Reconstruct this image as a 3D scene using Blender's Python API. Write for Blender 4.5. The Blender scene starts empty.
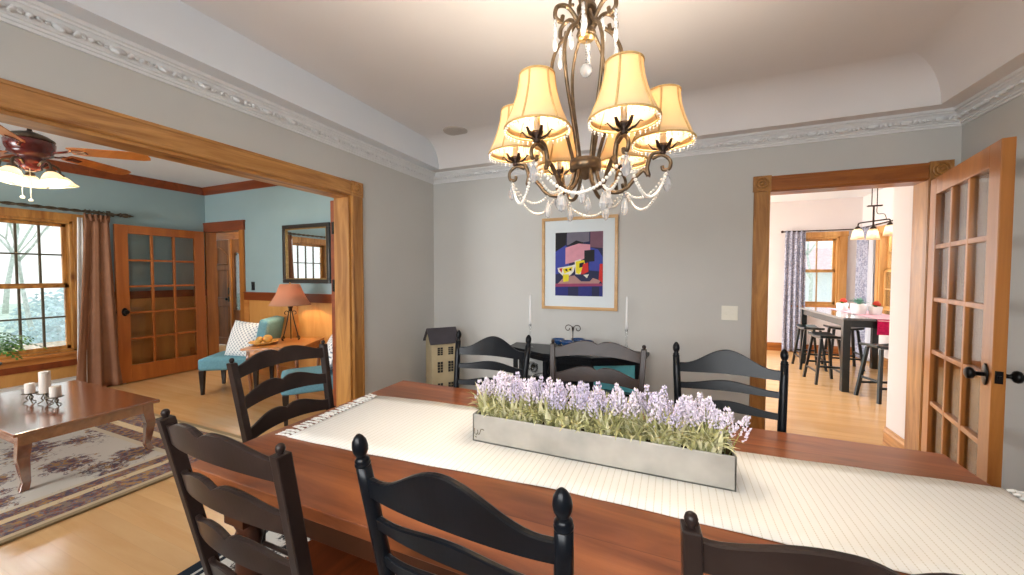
import bpy, math, random
from mathutils import Vector, Matrix
PI = math.pi
sc = bpy.context.scene
COL = sc.collection
R = math.radians
# ------------------------------------------------------------------ materials
M = {}
def srgb(r, g, b):
    f = lambda c: (c/255/12.92) if c/255 <= .04045 else ((c/255+.055)/1.055)**2.4
    return (f(r), f(g), f(b), 1)
def newmat(name):
    m = bpy.data.materials.new(name); m.use_nodes = True
    nt = m.node_tree; b = nt.nodes['Principled BSDF']
    M[name] = m
    return m, nt, b
def N(nt, t, **kw):
    n = nt.nodes.new(t)
    for k, v in kw.items():
        if k in n.inputs: n.inputs[k].default_value = v
        else: setattr(n, k, v)
    return n
def setb(b, rough=.5, spec=.5, metal=0, coat=0, coat_r=.1, emis=None, es=0):
    b.inputs['Roughness'].default_value = rough
    b.inputs['Specular IOR Level'].default_value = spec
    b.inputs['Metallic'].default_value = metal
    b.inputs['Coat Weight'].default_value = coat
    b.inputs['Coat Roughness'].default_value = coat_r
    if emis:
        b.inputs['Emission Color'].default_value = emis
        b.inputs['Emission Strength'].default_value = es
def plain(name, col, rough=.5, spec=.5, metal=0, coat=0, var=.06, scale=8, bump=0, bscale=60, emis=None, es=0):
    m, nt, b = newmat(name); setb(b, rough, spec, metal, coat, .12, emis, es)
    tc = N(nt, 'ShaderNodeTexCoord')
    no = N(nt, 'ShaderNodeTexNoise', Scale=scale, Detail=3.0)
    nt.links.new(tc.outputs['Object'], no.inputs['Vector'])
    rp = N(nt, 'ShaderNodeValToRGB')
    rp.color_ramp.elements[0].position = .3; rp.color_ramp.elements[1].position = .7
    rp.color_ramp.elements[0].color = tuple(c*(1-var) for c in col[:3])+(1,)
    rp.color_ramp.elements[1].color = tuple(min(1, c*(1+var)) for c in col[:3])+(1,)
    nt.links.new(no.outputs['Fac'], rp.inputs['Fac'])
    nt.links.new(rp.outputs['Color'], b.inputs['Base Color'])
    if bump:
        n2 = N(nt, 'ShaderNodeTexNoise', Scale=bscale, Detail=3.0)
        nt.links.new(tc.outputs['Object'], n2.inputs['Vector'])
        bp = N(nt, 'ShaderNodeBump', Strength=bump, Distance=.01)
        nt.links.new(n2.outputs['Fac'], bp.inputs['Height']); nt.links.new(bp.outputs['Normal'], b.inputs['Normal'])
    return m
def wood(name, dark, light, axis='X', scale=6, stretch=9, rough=.4, coat=.2, knots=None, spec=.4, planks=None, ramp=(.3, .72), tone=(.8, 1.15, .62)):
    m, nt, b = newmat(name); setb(b, rough, spec, 0, coat, .15)
    L = nt.links.new
    tc = N(nt, 'ShaderNodeTexCoord'); mp = N(nt, 'ShaderNodeMapping')
    s = [scale]*3; s['XYZ'.index(axis)] = scale/stretch
    mp.inputs['Scale'].default_value = s
    src = tc.outputs['Object']
    if planks:      # (axis across the boards, board width): each board gets its own grain offset and tone
        ax, w = planks
        sx = N(nt, 'ShaderNodeSeparateXYZ'); L(src, sx.inputs[0])
        dv = N(nt, 'ShaderNodeMath', operation='DIVIDE'); dv.inputs[1].default_value = w
        L(sx.outputs['XYZ'.index(ax)], dv.inputs[0])
        fl = N(nt, 'ShaderNodeMath', operation='FLOOR'); L(dv.outputs[0], fl.inputs[0])
        wn = N(nt, 'ShaderNodeTexWhiteNoise', noise_dimensions='1D'); L(fl.outputs[0], wn.inputs['W'])
        vm = N(nt, 'ShaderNodeVectorMath', operation='SCALE'); vm.inputs['Scale'].default_value = 9
        L(wn.outputs['Color'], vm.inputs[0])
        va = N(nt, 'ShaderNodeVectorMath', operation='ADD'); L(src, va.inputs[0]); L(vm.outputs[0], va.inputs[1])
        src = va.outputs[0]
    L(src, mp.inputs['Vector'])
    no = N(nt, 'ShaderNodeTexNoise', Scale=1.0, Detail=6.0, Roughness=.6, Distortion=1.2)
    L(mp.outputs['Vector'], no.inputs['Vector'])
    rp = N(nt, 'ShaderNodeValToRGB')
    e = rp.color_ramp.elements
    e[0].position, e[1].position = ramp; e[0].color = dark; e[1].color = light
    L(no.outputs['Fac'], rp.inputs['Fac'])
    out = rp.outputs['Color']
    if planks:
        mr = N(nt, 'ShaderNodeMapRange'); mr.inputs['To Min'].default_value = tone[0]; mr.inputs['To Max'].default_value = tone[1]
        L(wn.outputs['Value'], mr.inputs['Value'])
        fr = N(nt, 'ShaderNodeMath', operation='FRACT'); L(dv.outputs[0], fr.inputs[0])
        gt = N(nt, 'ShaderNodeMath', operation='GREATER_THAN'); gt.inputs[1].default_value = .012; L(fr.outputs[0], gt.inputs[0])
        g2 = N(nt, 'ShaderNodeMapRange'); g2.inputs['To Min'].default_value = tone[2]; g2.inputs['To Max'].default_value = 1; L(gt.outputs[0], g2.inputs['Value'])
        mu = N(nt, 'ShaderNodeMath', operation='MULTIPLY'); L(mr.outputs[0], mu.inputs[0]); L(g2.outputs[0], mu.inputs[1])
        vs = N(nt, 'ShaderNodeVectorMath', operation='SCALE'); L(out, vs.inputs[0]); L(mu.outputs[0], vs.inputs['Scale'])
        out = vs.outputs[0]
    if knots:
        mk = N(nt, 'ShaderNodeMapping'); ks = [7.0]*3; ks['XYZ'.index(axis)] = 3.2; mk.inputs['Scale'].default_value = ks
        L(tc.outputs['Object'], mk.inputs['Vector'])
        vo = N(nt, 'ShaderNodeTexVoronoi', Scale=1.0); L(mk.outputs['Vector'], vo.inputs['Vector'])
        kr = N(nt, 'ShaderNodeValToRGB'); k = kr.color_ramp.elements
        k[0].position = .05; k[0].color = (1, 1, 1, 1); k[1].position = .24; k[1].color = (0, 0, 0, 1)
        L(vo.outputs['Distance'], kr.inputs['Fac'])
        wn2 = N(nt, 'ShaderNodeSeparateColor'); L(vo.outputs['Color'], wn2.inputs[0])
        g3 = N(nt, 'ShaderNodeMath', operation='GREATER_THAN'); g3.inputs[1].default_value = .55; L(wn2.outputs[0], g3.inputs[0])
        m3 = N(nt, 'ShaderNodeMath', operation='MULTIPLY'); L(kr.outputs['Color'], m3.inputs[0]); L(g3.outputs[0], m3.inputs[1])
        mx = N(nt, 'ShaderNodeMix', data_type='RGBA'); L(m3.outputs[0], mx.inputs['Factor']); L(out, mx.inputs['A']); mx.inputs['B'].default_value = knots
        out = mx.outputs['Result']
    L(out, b.inputs['Base Color'])
    return m
def glassmat(name, tint=(1, 1, 1, 1), gloss=.9, rough=.02):
    m = bpy.data.materials.new(name); m.use_nodes = True; M[name] = m
    nt = m.node_tree; nt.nodes.remove(nt.nodes['Principled BSDF'])
    o = nt.nodes['Material Output']
    tr = N(nt, 'ShaderNodeBsdfTransparent'); tr.inputs[0].default_value = tint
    gl = N(nt, 'ShaderNodeBsdfGlossy', Roughness=rough)
    fr = N(nt, 'ShaderNodeFresnel', IOR=1.45)
    mu = N(nt, 'ShaderNodeMath', operation='MULTIPLY'); mu.inputs[1].default_value = gloss
    nt.links.new(fr.outputs[0], mu.inputs[0])
    mx = N(nt, 'ShaderNodeMixShader')
    nt.links.new(mu.outputs[0], mx.inputs[0]); nt.links.new(tr.outputs[0], mx.inputs[1]); nt.links.new(gl.outputs[0], mx.inputs[2])
    nt.links.new(mx.outputs[0], o.inputs[0])
    return m
def clothglow(name, col, trans=.6):
    m = bpy.data.materials.new(name); m.use_nodes = True; M[name] = m
    nt = m.node_tree; nt.nodes.remove(nt.nodes['Principled BSDF'])
    o = nt.nodes['Material Output']
    d = N(nt, 'ShaderNodeBsdfDiffuse'); d.inputs[0].default_value = col
    t = N(nt, 'ShaderNodeBsdfTranslucent'); t.inputs[0].default_value = col
    tc = N(nt, 'ShaderNodeTexCoord'); no = N(nt, 'ShaderNodeTexNoise', Scale=30.0)
    nt.links.new(tc.outputs['Object'], no.inputs['Vector'])
    mr = N(nt, 'ShaderNodeMapRange'); mr.inputs['To Min'].default_value = trans-.06; mr.inputs['To Max'].default_value = trans+.06
    nt.links.new(no.outputs['Fac'], mr.inputs['Value'])
    mx = N(nt, 'ShaderNodeMixShader')
    nt.links.new(mr.outputs[0], mx.inputs[0]); nt.links.new(d.outputs[0], mx.inputs[1]); nt.links.new(t.outputs[0], mx.inputs[2])
    nt.links.new(mx.outputs[0], o.inputs[0])
    return m

plain('wall_grey', srgb(199, 198, 194), .7, .3, var=.02, scale=2)
plain('wall_blue', srgb(150, 174, 178), .7, .3, var=.03, scale=2)
plain('wall_white', srgb(228, 222, 221), .7, .3, var=.015, scale=2)
plain('ceiling_paint', srgb(230, 226, 225), .8, .2, var=.015, scale=2)
plain('ceiling_white', srgb(226, 231, 237), .8, .2, var=.01, scale=2)
plain('plaster', srgb(228, 229, 230), .6, .25, var=.03, scale=20)
wood('maple_floor', srgb(214, 166, 110), srgb(228, 186, 134), 'X', 5, 10, .2, .3, planks=('Y', .083), tone=(.95, 1.05, .86))
wood('pine_h', srgb(136, 80, 28), srgb(214, 158, 90), 'Y', 11, 9, .38, .25, knots=srgb(112, 62, 22))
wood('pine_x', srgb(120, 62, 20), srgb(178, 108, 46), 'X', 11, 9, .38, .25, knots=srgb(112, 62, 22))
wood('pine_v', srgb(130, 78, 28), srgb(200, 144, 76), 'Z', 11, 9, .38, .25, knots=srgb(112, 62, 22))
wood('door_wood', srgb(146, 86, 32), srgb(190, 124, 58), 'Z', 7, 10, .33, .35)
wood('old_door', srgb(150, 80, 30), srgb(182, 106, 46), 'Z', 7, 10, .35, .3)
wood('redwood', srgb(112, 50, 22), srgb(146, 72, 34), 'X', 7, 10, .35, .3)
wood('panel_wood', srgb(186, 128, 66), srgb(212, 158, 92), 'Z', 4, 5, .35, .3)
wood('front_door_wood', srgb(100, 56, 24), srgb(142, 86, 42), 'Z', 8, 8, .55, .0)
wood('table_wood', srgb(112, 56, 30), srgb(176, 104, 60), 'X', 9, 7, .33, .35, knots=srgb(64, 26, 14), planks=('Y', .19))
wood('table_dark', srgb(52, 26, 14), srgb(76, 38, 20), 'X', 9, 7, .4, .2)
wood('seat_wood', srgb(98, 42, 18), srgb(142, 68, 32), 'Y', 9, 7, .3, .4)
wood('cherry', srgb(128, 70, 38), srgb(160, 96, 58), 'X', 8, 8, .16, 1.0)
wood('fan_wood', srgb(166, 92, 34), srgb(206, 128, 58), 'X', 8, 8, .3, .3)
wood('kitchen_pine', srgb(186, 130, 68), srgb(226, 176, 108), 'Z', 9, 9, .4, .2)
wood('frame_oak', srgb(190, 146, 92), srgb(212, 172, 118), 'X', 10, 8, .4, .15)
wood('side_wood', srgb(176, 108, 50), srgb(204, 140, 76), 'X', 8, 8, .3, .35)
plain('black_paint', srgb(15, 18, 23), .3, .2, coat=.04, var=.25, scale=14)
plain('espresso', srgb(44, 34, 31), .32, .2, coat=.04, var=.2, scale=14)
plain('kitchen_black', srgb(20, 30, 33), .28, .4, coat=.2, var=.2, scale=14)
plain('kitchen_top', srgb(40, 46, 48), .12, .5, coat=1.0, var=.1)
M['kitchen_top'].node_tree.nodes['Principled BSDF'].inputs['Coat IOR'].default_value = 2.0
plain('black_metal', srgb(24, 22, 22), .35, .5, metal=.6, var=.2)
plain('bronze', srgb(104, 86, 66), .38, .5, metal=.75, var=.35, scale=45)
plain('pewter', srgb(98, 88, 74), .4, .5, metal=.8, var=.3, scale=40)
plain('fan_red', srgb(92, 24, 18), .25, .5, coat=.5, var=.2)
M['cherry'].node_tree.nodes['Principled BSDF'].inputs['Coat IOR'].default_value = 2.7
plain('candle_wax', srgb(236, 226, 216), .5, .5, var=.03)
plain('white_wax', srgb(246, 246, 246), .45, .5, var=.01)
plain('mat_board', srgb(222, 230, 234), .8, .2, var=.01)
plain('white_ceramic', srgb(240, 240, 240), .2, .5, coat=.4, var=.02)
plain('blue_glaze', srgb(34, 74, 128), .15, .5, coat=.6, var=.25, scale=25)
plain('teal_reflection', srgb(96, 176, 186), .25, .5, coat=.4, var=.15, scale=5)
plain('zinc', srgb(184, 180, 172), .45, .5, metal=.3, var=.16, scale=9)
plain('soil', srgb(88, 74, 46), .9, .1, var=.4, scale=60)
plain('leaf_sage', srgb(180, 178, 126), .6, .3, var=.3, scale=14)
plain('leaf_pale', srgb(218, 214, 174), .6, .3, var=.25, scale=14)
plain('lavender', srgb(210, 200, 222), .7, .2, var=.2, scale=30)
plain('lavender_b', srgb(224, 214, 228), .7, .2, var=.2, scale=30)
plain('stem_green', srgb(140, 146, 84), .6, .3, var=.2)
plain('brown_curtain', srgb(142, 100, 76), .75, .3, var=.08, scale=6, bump=.1, bscale=200)
plain('white_cloth', srgb(236, 236, 238), .85, .2, var=.03)
plain('teal_cloth', srgb(104, 152, 168), .9, .2, var=.1, scale=60, bump=.15, bscale=300)
plain('dark_leg', srgb(34, 24, 20), .35, .5, var=.2)
plain('lamp_iron', srgb(50, 34, 26), .45, .5, metal=.5, var=.25)
plain('fern_green', srgb(62, 112, 42), .5, .4, var=.35, scale=9)
plain('fern_light', srgb(108, 152, 62), .5, .4, var=.3, scale=9)
plain('fruit', srgb(206, 160, 84), .5, .4, var=.2, scale=20)
plain('house_tan', srgb(182, 168, 136), .6, .3, var=.08)
plain('house_roof', srgb(72, 68, 74), .6, .3, var=.1)
plain('heater_grey', srgb(206, 204, 200), .5, .4, var=.03)
plain('switch_black', srgb(24, 26, 30), .35, .5, var=.1)
plain('ivory', srgb(240, 236, 222), .35, .5, var=.02)
plain('speaker_cloth', srgb(190, 182, 176), .9, .2, var=.08, scale=200)
plain('muntin_dark', srgb(84, 76, 62), .5, .3, var=.1)
plain('lawn', srgb(206, 220, 200), .9, .1, var=.2, scale=3)  # outdoor colours down to the shed roof paled, overexposed haze put into them
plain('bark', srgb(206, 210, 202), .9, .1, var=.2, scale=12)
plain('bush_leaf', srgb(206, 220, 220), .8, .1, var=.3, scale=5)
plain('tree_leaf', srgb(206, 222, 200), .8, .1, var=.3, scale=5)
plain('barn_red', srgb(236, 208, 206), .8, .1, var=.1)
plain('runner_pink', srgb(206, 30, 92), .8, .2, var=.2, scale=40)
plain('runner_pale', srgb(236, 190, 202), .8, .2, var=.1, scale=40)
plain('red_flower', srgb(206, 66, 50), .6, .3, var=.2, scale=40)
plain('succulent', srgb(96, 150, 132), .5, .4, var=.2, scale=40)
plain('gold', srgb(170, 140, 90), .35, .5, metal=.8, var=.2, scale=50)
plain('mirror_black', srgb(40, 34, 30), .35, .5, coat=.3, var=.2)
m, nt, b = newmat('mirror_glass'); b.inputs['Base Color'].default_value = (.9, .92, .92, 1); setb(b, .02, .5, 1)
glassmat('pane'); glassmat('clear_glass', (.97, .98, .985, 1), .6)
glassmat('crystal', (.95, .96, .98, 1), 1.0)
nt = M['crystal'].node_tree; o_ = nt.nodes['Material Output']; mx0 = o_.inputs[0].links[0].from_node
pb = nt.nodes.new('ShaderNodeBsdfPrincipled'); pb.inputs['Base Color'].default_value = (.9, .92, .95, 1); pb.inputs['Roughness'].default_value = .08
tl = nt.nodes.new('ShaderNodeBsdfTranslucent'); m1 = nt.nodes.new('ShaderNodeMixShader'); m1.inputs[0].default_value = .4; nt.links.new(pb.outputs[0], m1.inputs[1]); nt.links.new(tl.outputs[0], m1.inputs[2])
m2 = nt.nodes.new('ShaderNodeMixShader'); m2.inputs[0].default_value = .3; nt.links.new(mx0.outputs[0], m2.inputs[1]); nt.links.new(m1.outputs[0], m2.inputs[2]); nt.links.new(m2.outputs[0], o_.inputs[0])
plain('pearl', srgb(238, 234, 226), .25, .6, coat=.4, var=.04, scale=120)
clothglow('shade_cloth', srgb(242, 218, 174), .29)
clothglow('lamp_cloth', srgb(200, 152, 126), .2)
clothglow('frosted', srgb(250, 236, 216), .6)
clothglow('sheer', srgb(238, 240, 246), .5)
plain('shade_trim', srgb(206, 170, 112), .8, .2, var=.1, scale=60)
for nm, c, s in (('bulb_warm', (1, .86, .6, 1), 9), ('bulb_fan', (1, .9, .72, 1), 7), ('bulb_kitchen', (1, .95, .86, 1), 14)):
    m, nt, b = newmat(nm); b.inputs['Base Color'].default_value = c; setb(b, .4, .3, 0, 0, .1, c, s)
# painted picture colours
for nm, c in dict(art_navy=(34, 38, 74), art_blue=(58, 70, 160), art_black=(22, 20, 26), art_pink=(214, 150, 166), art_mauve=(120, 84, 100), art_yellow=(232, 214, 40),
                  art_red=(206, 44, 40), art_white=(230, 226, 214), art_grey=(112, 108, 124), art_plum=(150, 62, 98), art_deep=(36, 44, 118), art_skin=(176, 134, 128)).items():
    plain(nm, srgb(*c), .6, .3, var=.06, scale=20)

# runner cloth: cream with thin dotted cross lines
m, nt, b = newmat('runner_cloth'); setb(b, .85, .2); L = nt.links.new
tc = N(nt, 'ShaderNodeTexCoord'); sx = N(nt, 'ShaderNodeSeparateXYZ'); L(tc.outputs['Object'], sx.inputs[0])
dv = N(nt, 'ShaderNodeMath', operation='DIVIDE'); dv.inputs[1].default_value = .021; L(sx.outputs[0], dv.inputs[0])
fr = N(nt, 'ShaderNodeMath', operation='FRACT'); L(dv.outputs[0], fr.inputs[0])
lt = N(nt, 'ShaderNodeMath', operation='LESS_THAN'); lt.inputs[1].default_value = .13; L(fr.outputs[0], lt.inputs[0])
d2 = N(nt, 'ShaderNodeMath', operation='DIVIDE'); d2.inputs[1].default_value = .008; L(sx.outputs[1], d2.inputs[0])
f2 = N(nt, 'ShaderNodeMath', operation='FRACT'); L(d2.outputs[0], f2.inputs[0])
l2 = N(nt, 'ShaderNodeMath', operation='LESS_THAN'); l2.inputs[1].default_value = .72; L(f2.outputs[0], l2.inputs[0])
mu = N(nt, 'ShaderNodeMath', operation='MULTIPLY'); L(lt.outputs[0], mu.inputs[0]); L(l2.outputs[0], mu.inputs[1])
mx = N(nt, 'ShaderNodeMix', data_type='RGBA'); L(mu.outputs[0], mx.inputs['Factor'])
mx.inputs['A'].default_value = srgb(242, 240, 234); mx.inputs['B'].default_value = srgb(218, 212, 198)
L(mx.outputs['Result'], b.inputs['Base Color'])
sb = N(nt, 'ShaderNodeMath', operation='SUBTRACT'); sb.inputs[0].default_value = 1; L(mu.outputs[0], sb.inputs[1])
bp = N(nt, 'ShaderNodeBump', Strength=.35, Distance=.004); L(sb.outputs[0], bp.inputs['Height']); L(bp.outputs['Normal'], b.inputs['Normal'])

def rugmat(name, hw, hd, bands, field, spots, blob, thr):
    """rectangle rug: bands = [(distance from the edge, colour)], then field colour; spots coloured by a second noise"""
    m, nt, b = newmat(name); setb(b, .95, .1); L = nt.links.new
    tc = N(nt, 'ShaderNodeTexCoord'); sx = N(nt, 'ShaderNodeSeparateXYZ'); L(tc.outputs['Object'], sx.inputs[0])
    def edge(o, h):
        a = N(nt, 'ShaderNodeMath', operation='ABSOLUTE'); L(o, a.inputs[0])
        s = N(nt, 'ShaderNodeMath', operation='SUBTRACT'); s.inputs[0].default_value = h; L(a.outputs[0], s.inputs[1]); return s.outputs[0]
    mn = N(nt, 'ShaderNodeMath', operation='MINIMUM'); L(edge(sx.outputs[0], hw), mn.inputs[0]); L(edge(sx.outputs[1], hd), mn.inputs[1])
    vo = N(nt, 'ShaderNodeTexVoronoi', Scale=blob); L(tc.outputs['Object'], vo.inputs['Vector'])
    no = N(nt, 'ShaderNodeTexNoise', Scale=blob*5.5, Detail=6.0, Roughness=.75, Distortion=.8); L(tc.outputs['Object'], no.inputs['Vector'])
    n3 = N(nt, 'ShaderNodeTexNoise', Scale=blob*7, Detail=4.0); L(tc.outputs['Object'], n3.inputs['Vector'])
    ad = N(nt, 'ShaderNodeMath', operation='MULTIPLY_ADD'); ad.inputs[1].default_value = 1.6; L(no.outputs['Fac'], ad.inputs[0]); L(vo.outputs['Distance'], ad.inputs[2])
    rp = N(nt, 'ShaderNodeValToRGB'); e = rp.color_ramp.elements; e[0].position = thr; e[0].color = (1, 1, 1, 1); e[1].position = thr+.06; e[1].color = (0, 0, 0, 1)
    sc_ = N(nt, 'ShaderNodeMath', operation='MULTIPLY'); sc_.inputs[1].default_value = .5; L(ad.outputs[0], sc_.inputs[0]); L(sc_.outputs[0], rp.inputs['Fac'])
    cs = N(nt, 'ShaderNodeValToRGB'); cs.color_ramp.interpolation = 'CONSTANT'
    while len(cs.color_ramp.elements) < len(spots): cs.color_ramp.elements.new(.5)
    for i, c in enumerate(spots): cs.color_ramp.elements[i].position = .38+.24*i/len(spots) if i else 0; cs.color_ramp.elements[i].color = c
    L(n3.outputs['Fac'], cs.inputs['Fac'])
    cur = N(nt, 'ShaderNodeMix', data_type='RGBA'); cur.inputs['A'].default_value = field; L(cs.outputs['Color'], cur.inputs['B'])
    L(rp.outputs['Color'], cur.inputs['Factor']); out = cur.outputs['Result']
    for d, c, amt in reversed(bands):
        less = N(nt, 'ShaderNodeMath', operation='LESS_THAN'); less.inputs[1].default_value = d; L(mn.outputs[0], less.inputs[0])
        inner = N(nt, 'ShaderNodeMix', data_type='RGBA'); inner.inputs['A'].default_value = c; L(cs.outputs['Color'], inner.inputs['B'])
        if amt:
            f = N(nt, 'ShaderNodeMath', operation='GREATER_THAN'); f.inputs[1].default_value = 1-amt; L(no.outputs['Fac'], f.inputs[0]); L(f.outputs[0], inner.inputs['Factor'])
        else: inner.inputs['Factor'].default_value = 0
        mxx = N(nt, 'ShaderNodeMix', data_type='RGBA'); L(less.outputs[0], mxx.inputs['Factor']); L(out, mxx.inputs['A']); L(inner.outputs['Result'], mxx.inputs['B']); out = mxx.outputs['Result']
    L(out, b.inputs['Base Color'])
    return m
rugmat('living_rug', 1.6, 1.5, [(.035, srgb(150, 132, 104), 0), (.07, srgb(196, 178, 148), 0), (.24, srgb(132, 116, 106), .55), (.30, srgb(206, 186, 152), .4), (.40, srgb(150, 118, 92), .55), (.44, srgb(214, 200, 176), 0)],
       srgb(214, 206, 194), [srgb(96, 86, 98), srgb(140, 92, 76), srgb(120, 118, 128), srgb(170, 130, 86)], 3.4, .60)
rugmat('dining_rug', 1.85, 1.15, [(.06, srgb(40, 48, 58), 0), (.075, srgb(200, 200, 196), 0), (.1, srgb(40, 48, 58), 0)],
       srgb(214, 212, 206), [srgb(34, 36, 42), srgb(40, 40, 46)], 9.0, .55)
m, nt, b = newmat('pillow_print'); setb(b, .9, .2); L = nt.links.new
tc = N(nt, 'ShaderNodeTexCoord'); mp = N(nt, 'ShaderNodeMapping'); mp.inputs['Rotation'].default_value = (0, 0, R(45)); mp.inputs['Scale'].default_value = (30, 30, 1); L(tc.outputs['Object'], mp.inputs['Vector'])
ck = N(nt, 'ShaderNodeTexVoronoi', Scale=1.0); ck.inputs['Randomness'].default_value = 0; L(mp.outputs['Vector'], ck.inputs['Vector'])
rp = N(nt, 'ShaderNodeValToRGB'); e = rp.color_ramp.elements; e[0].position = .46; e[0].color = srgb(240, 240, 238); e[1].position = .54; e[1].color = srgb(132, 142, 160); L(ck.outputs['Distance'], rp.inputs['Fac']); L(rp.outputs['Color'], b.inputs['Base Color'])
m, nt, b = newmat('grey_curtain'); setb(b, .9, .2); L = nt.links.new
tc = N(nt, 'ShaderNodeTexCoord'); no = N(nt, 'ShaderNodeTexNoise', Scale=26.0, Detail=3.0, Distortion=2.0); L(tc.outputs['Object'], no.inputs['Vector'])
rp = N(nt, 'ShaderNodeValToRGB'); e = rp.color_ramp.elements; e[0].position = .42; e[0].color = srgb(130, 134, 154); e[1].position = .6; e[1].color = srgb(188, 190, 206); L(no.outputs['Fac'], rp.inputs['Fac']); L(rp.outputs['Color'], b.inputs['Base Color'])

# ------------------------------------------------------------------ mesh builder
class MB:
    def __init__(s): s.v = []; s.f = []; s.mi = []; s.sm = []
    def add(s, vs, fs, mi=0, smooth=False, T=None):
        o = len(s.v)
        s.v += [tuple(T @ Vector(p)) if T else tuple(p) for p in vs]
        for f in fs: s.f.append(tuple(i+o for i in f)); s.mi.append(mi); s.sm.append(smooth)
        return s
    def box(s, a, b, mi=0, T=None):
        x0, x1 = sorted((a[0], b[0])); y0, y1 = sorted((a[1], b[1])); z0, z1 = sorted((a[2], b[2]))
        vs = [(x0, y0, z0), (x1, y0, z0), (x1, y1, z0), (x0, y1, z0), (x0, y0, z1), (x1, y0, z1), (x1, y1, z1), (x0, y1, z1)]
        return s.add(vs, [(3, 2, 1, 0), (4, 5, 6, 7), (0, 1, 5, 4), (1, 2, 6, 5), (2, 3, 7, 6), (3, 0, 4, 7)], mi, False, T)
    def lathe(s, prof, n=20, mi=0, T=None, smooth=True):
        vs = []; fs = []
        for r, z in prof:
            for k in range(n):
                a = 2*PI*k/n; vs.append((r*math.cos(a), r*math.sin(a), z))
        for i in range(len(prof)-1):
            for k in range(n):
                k2 = (k+1) % n; fs.append((i*n+k, i*n+k2, (i+1)*n+k2, (i+1)*n+k))
        if prof[0][0] > 1e-5: fs.append(tuple(range(n-1, -1, -1)))
        if prof[-1][0] > 1e-5: fs.append(tuple((len(prof)-1)*n+k for k in range(n)))
        return s.add(vs, fs, mi, smooth, T)
    def shell(s, prof, n=20, mi=0, T=None):   # open lathe without caps
        vs = []; fs = []
        for r, z in prof:
            for k in range(n):
                a = 2*PI*k/n; vs.append((r*math.cos(a), r*math.sin(a), z))
        for i in range(len(prof)-1):
            for k in range(n):
                k2 = (k+1) % n; fs.append((i*n+k, i*n+k2, (i+1)*n+k2, (i+1)*n+k))
        return s.add(vs, fs, mi, True, T)
    def tube(s, pts, r, n=8, mi=0, T=None, caps=True, flat=1.0):
        pts = [Vector(p) for p in pts]; m = len(pts)
        rr = r if isinstance(r, (list, tuple)) else [r]*m
        vs = []; fs = []; up = None
        for i, p in enumerate(pts):
            t = (pts[min(i+1, m-1)]-pts[max(i-1, 0)])
            t = t.normalized() if t.length > 1e-9 else Vector((0, 0, 1))
            if up is None:
                up = Vector((0, 0, 1)) if abs(t.z) < .9 else Vector((1, 0, 0))
            u = (up - t*up.dot(t));
            if u.length < 1e-6: u = t.orthogonal()
            u.normalize(); w = t.cross(u); up = u
            for k in range(n):
                a = 2*PI*k/n
                vs.append(p+(u*math.cos(a)*flat+w*math.sin(a))*rr[i])
        for i in range(m-1):
            for k in range(n):
                k2 = (k+1) % n; fs.append((i*n+k, i*n+k2, (i+1)*n+k2, (i+1)*n+k))
        if caps: fs.append(tuple(range(n-1, -1, -1))); fs.append(tuple((m-1)*n+k for k in range(n)))
        return s.add(vs, fs, mi, n > 4, T)
    def sphere(s, c, r, nu=12, nv=8, mi=0, T=None, sc=(1, 1, 1)):
        prof = []
        vs = [(c[0], c[1], c[2]-r*sc[2])]; fs = []
        for j in range(1, nv):
            ph = PI*j/nv-PI/2
            for k in range(nu):
                a = 2*PI*k/nu; vs.append((c[0]+r*sc[0]*math.cos(ph)*math.cos(a), c[1]+r*sc[1]*math.cos(ph)*math.sin(a), c[2]+r*sc[2]*math.sin(ph)))
        vs.append((c[0], c[1], c[2]+r*sc[2])); last = len(vs)-1
        for k in range(nu):
            k2 = (k+1) % nu; fs.append((0, 1+k2, 1+k)); fs.append((last, last-nu+k, last-nu+k2))
            for j in range(nv-2): fs.append((1+j*nu+k, 1+j*nu+k2, 1+(j+1)*nu+k2, 1+(j+1)*nu+k))
        return s.add(vs, fs, mi, True, T)
    def prism(s, poly, z0, z1, mi=0, T=None):
        n = len(poly); vs = [(x, y, z0) for x, y in poly]+[(x, y, z1) for x, y in poly]
        a = sum(poly[i][0]*poly[(i+1) % n][1]-poly[(i+1) % n][0]*poly[i][1] for i in range(n))
        bot = tuple(range(n)); top = tuple(range(n, 2*n)); fs = []
        if a > 0:
            fs = [bot[::-1], top]+[(i, (i+1) % n, n+(i+1) % n, n+i) for i in range(n)]
        else:
            fs = [bot, top[::-1]]+[((i+1) % n, i, n+i, n+(i+1) % n) for i in range(n)]
        return s.add(vs, fs, mi, False, T)
    def loft(s, rings, mi=0, smooth=True, closed=True, T=None, caps=True):
        n = len(rings[0]); vs = [p for r in rings for p in r]; fs = []
        for i in range(len(rings)-1):
            for k in range(n if closed else n-1):
                k2 = (k+1) % n; fs.append((i*n+k, i*n+k2, (i+1)*n+k2, (i+1)*n+k))
        if caps and closed: fs.append(tuple(range(n-1, -1, -1))); fs.append(tuple((len(rings)-1)*n+k for k in range(n)))
        return s.add(vs, fs, mi, smooth, T)
    def build(s, name, mats, parent=None, bev=0, solid=0, loc=None, rotz=None):
        me = bpy.data.meshes.new(name); me.from_pydata(s.v, [], s.f)
        mats = mats if isinstance(mats, (list, tuple)) else [mats]
        for k in mats: me.materials.append(M[k])
        me.polygons.foreach_set('material_index', s.mi); me.polygons.foreach_set('use_smooth', s.sm); me.update()
        o = bpy.data.objects.new(name, me); COL.objects.link(o)
        if parent: o.parent = parent
        if loc: o.location = loc
        if rotz is not None: o.rotation_euler.z = rotz
        if solid:
            md = o.modifiers.new('solid', 'SOLIDIFY'); md.thickness = solid; md.offset = 0
        if bev:
            md = o.modifiers.new('bevel', 'BEVEL'); md.width = bev; md.segments = 2; md.limit_method = 'ANGLE'; md.angle_limit = R(40)
        return o
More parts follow.
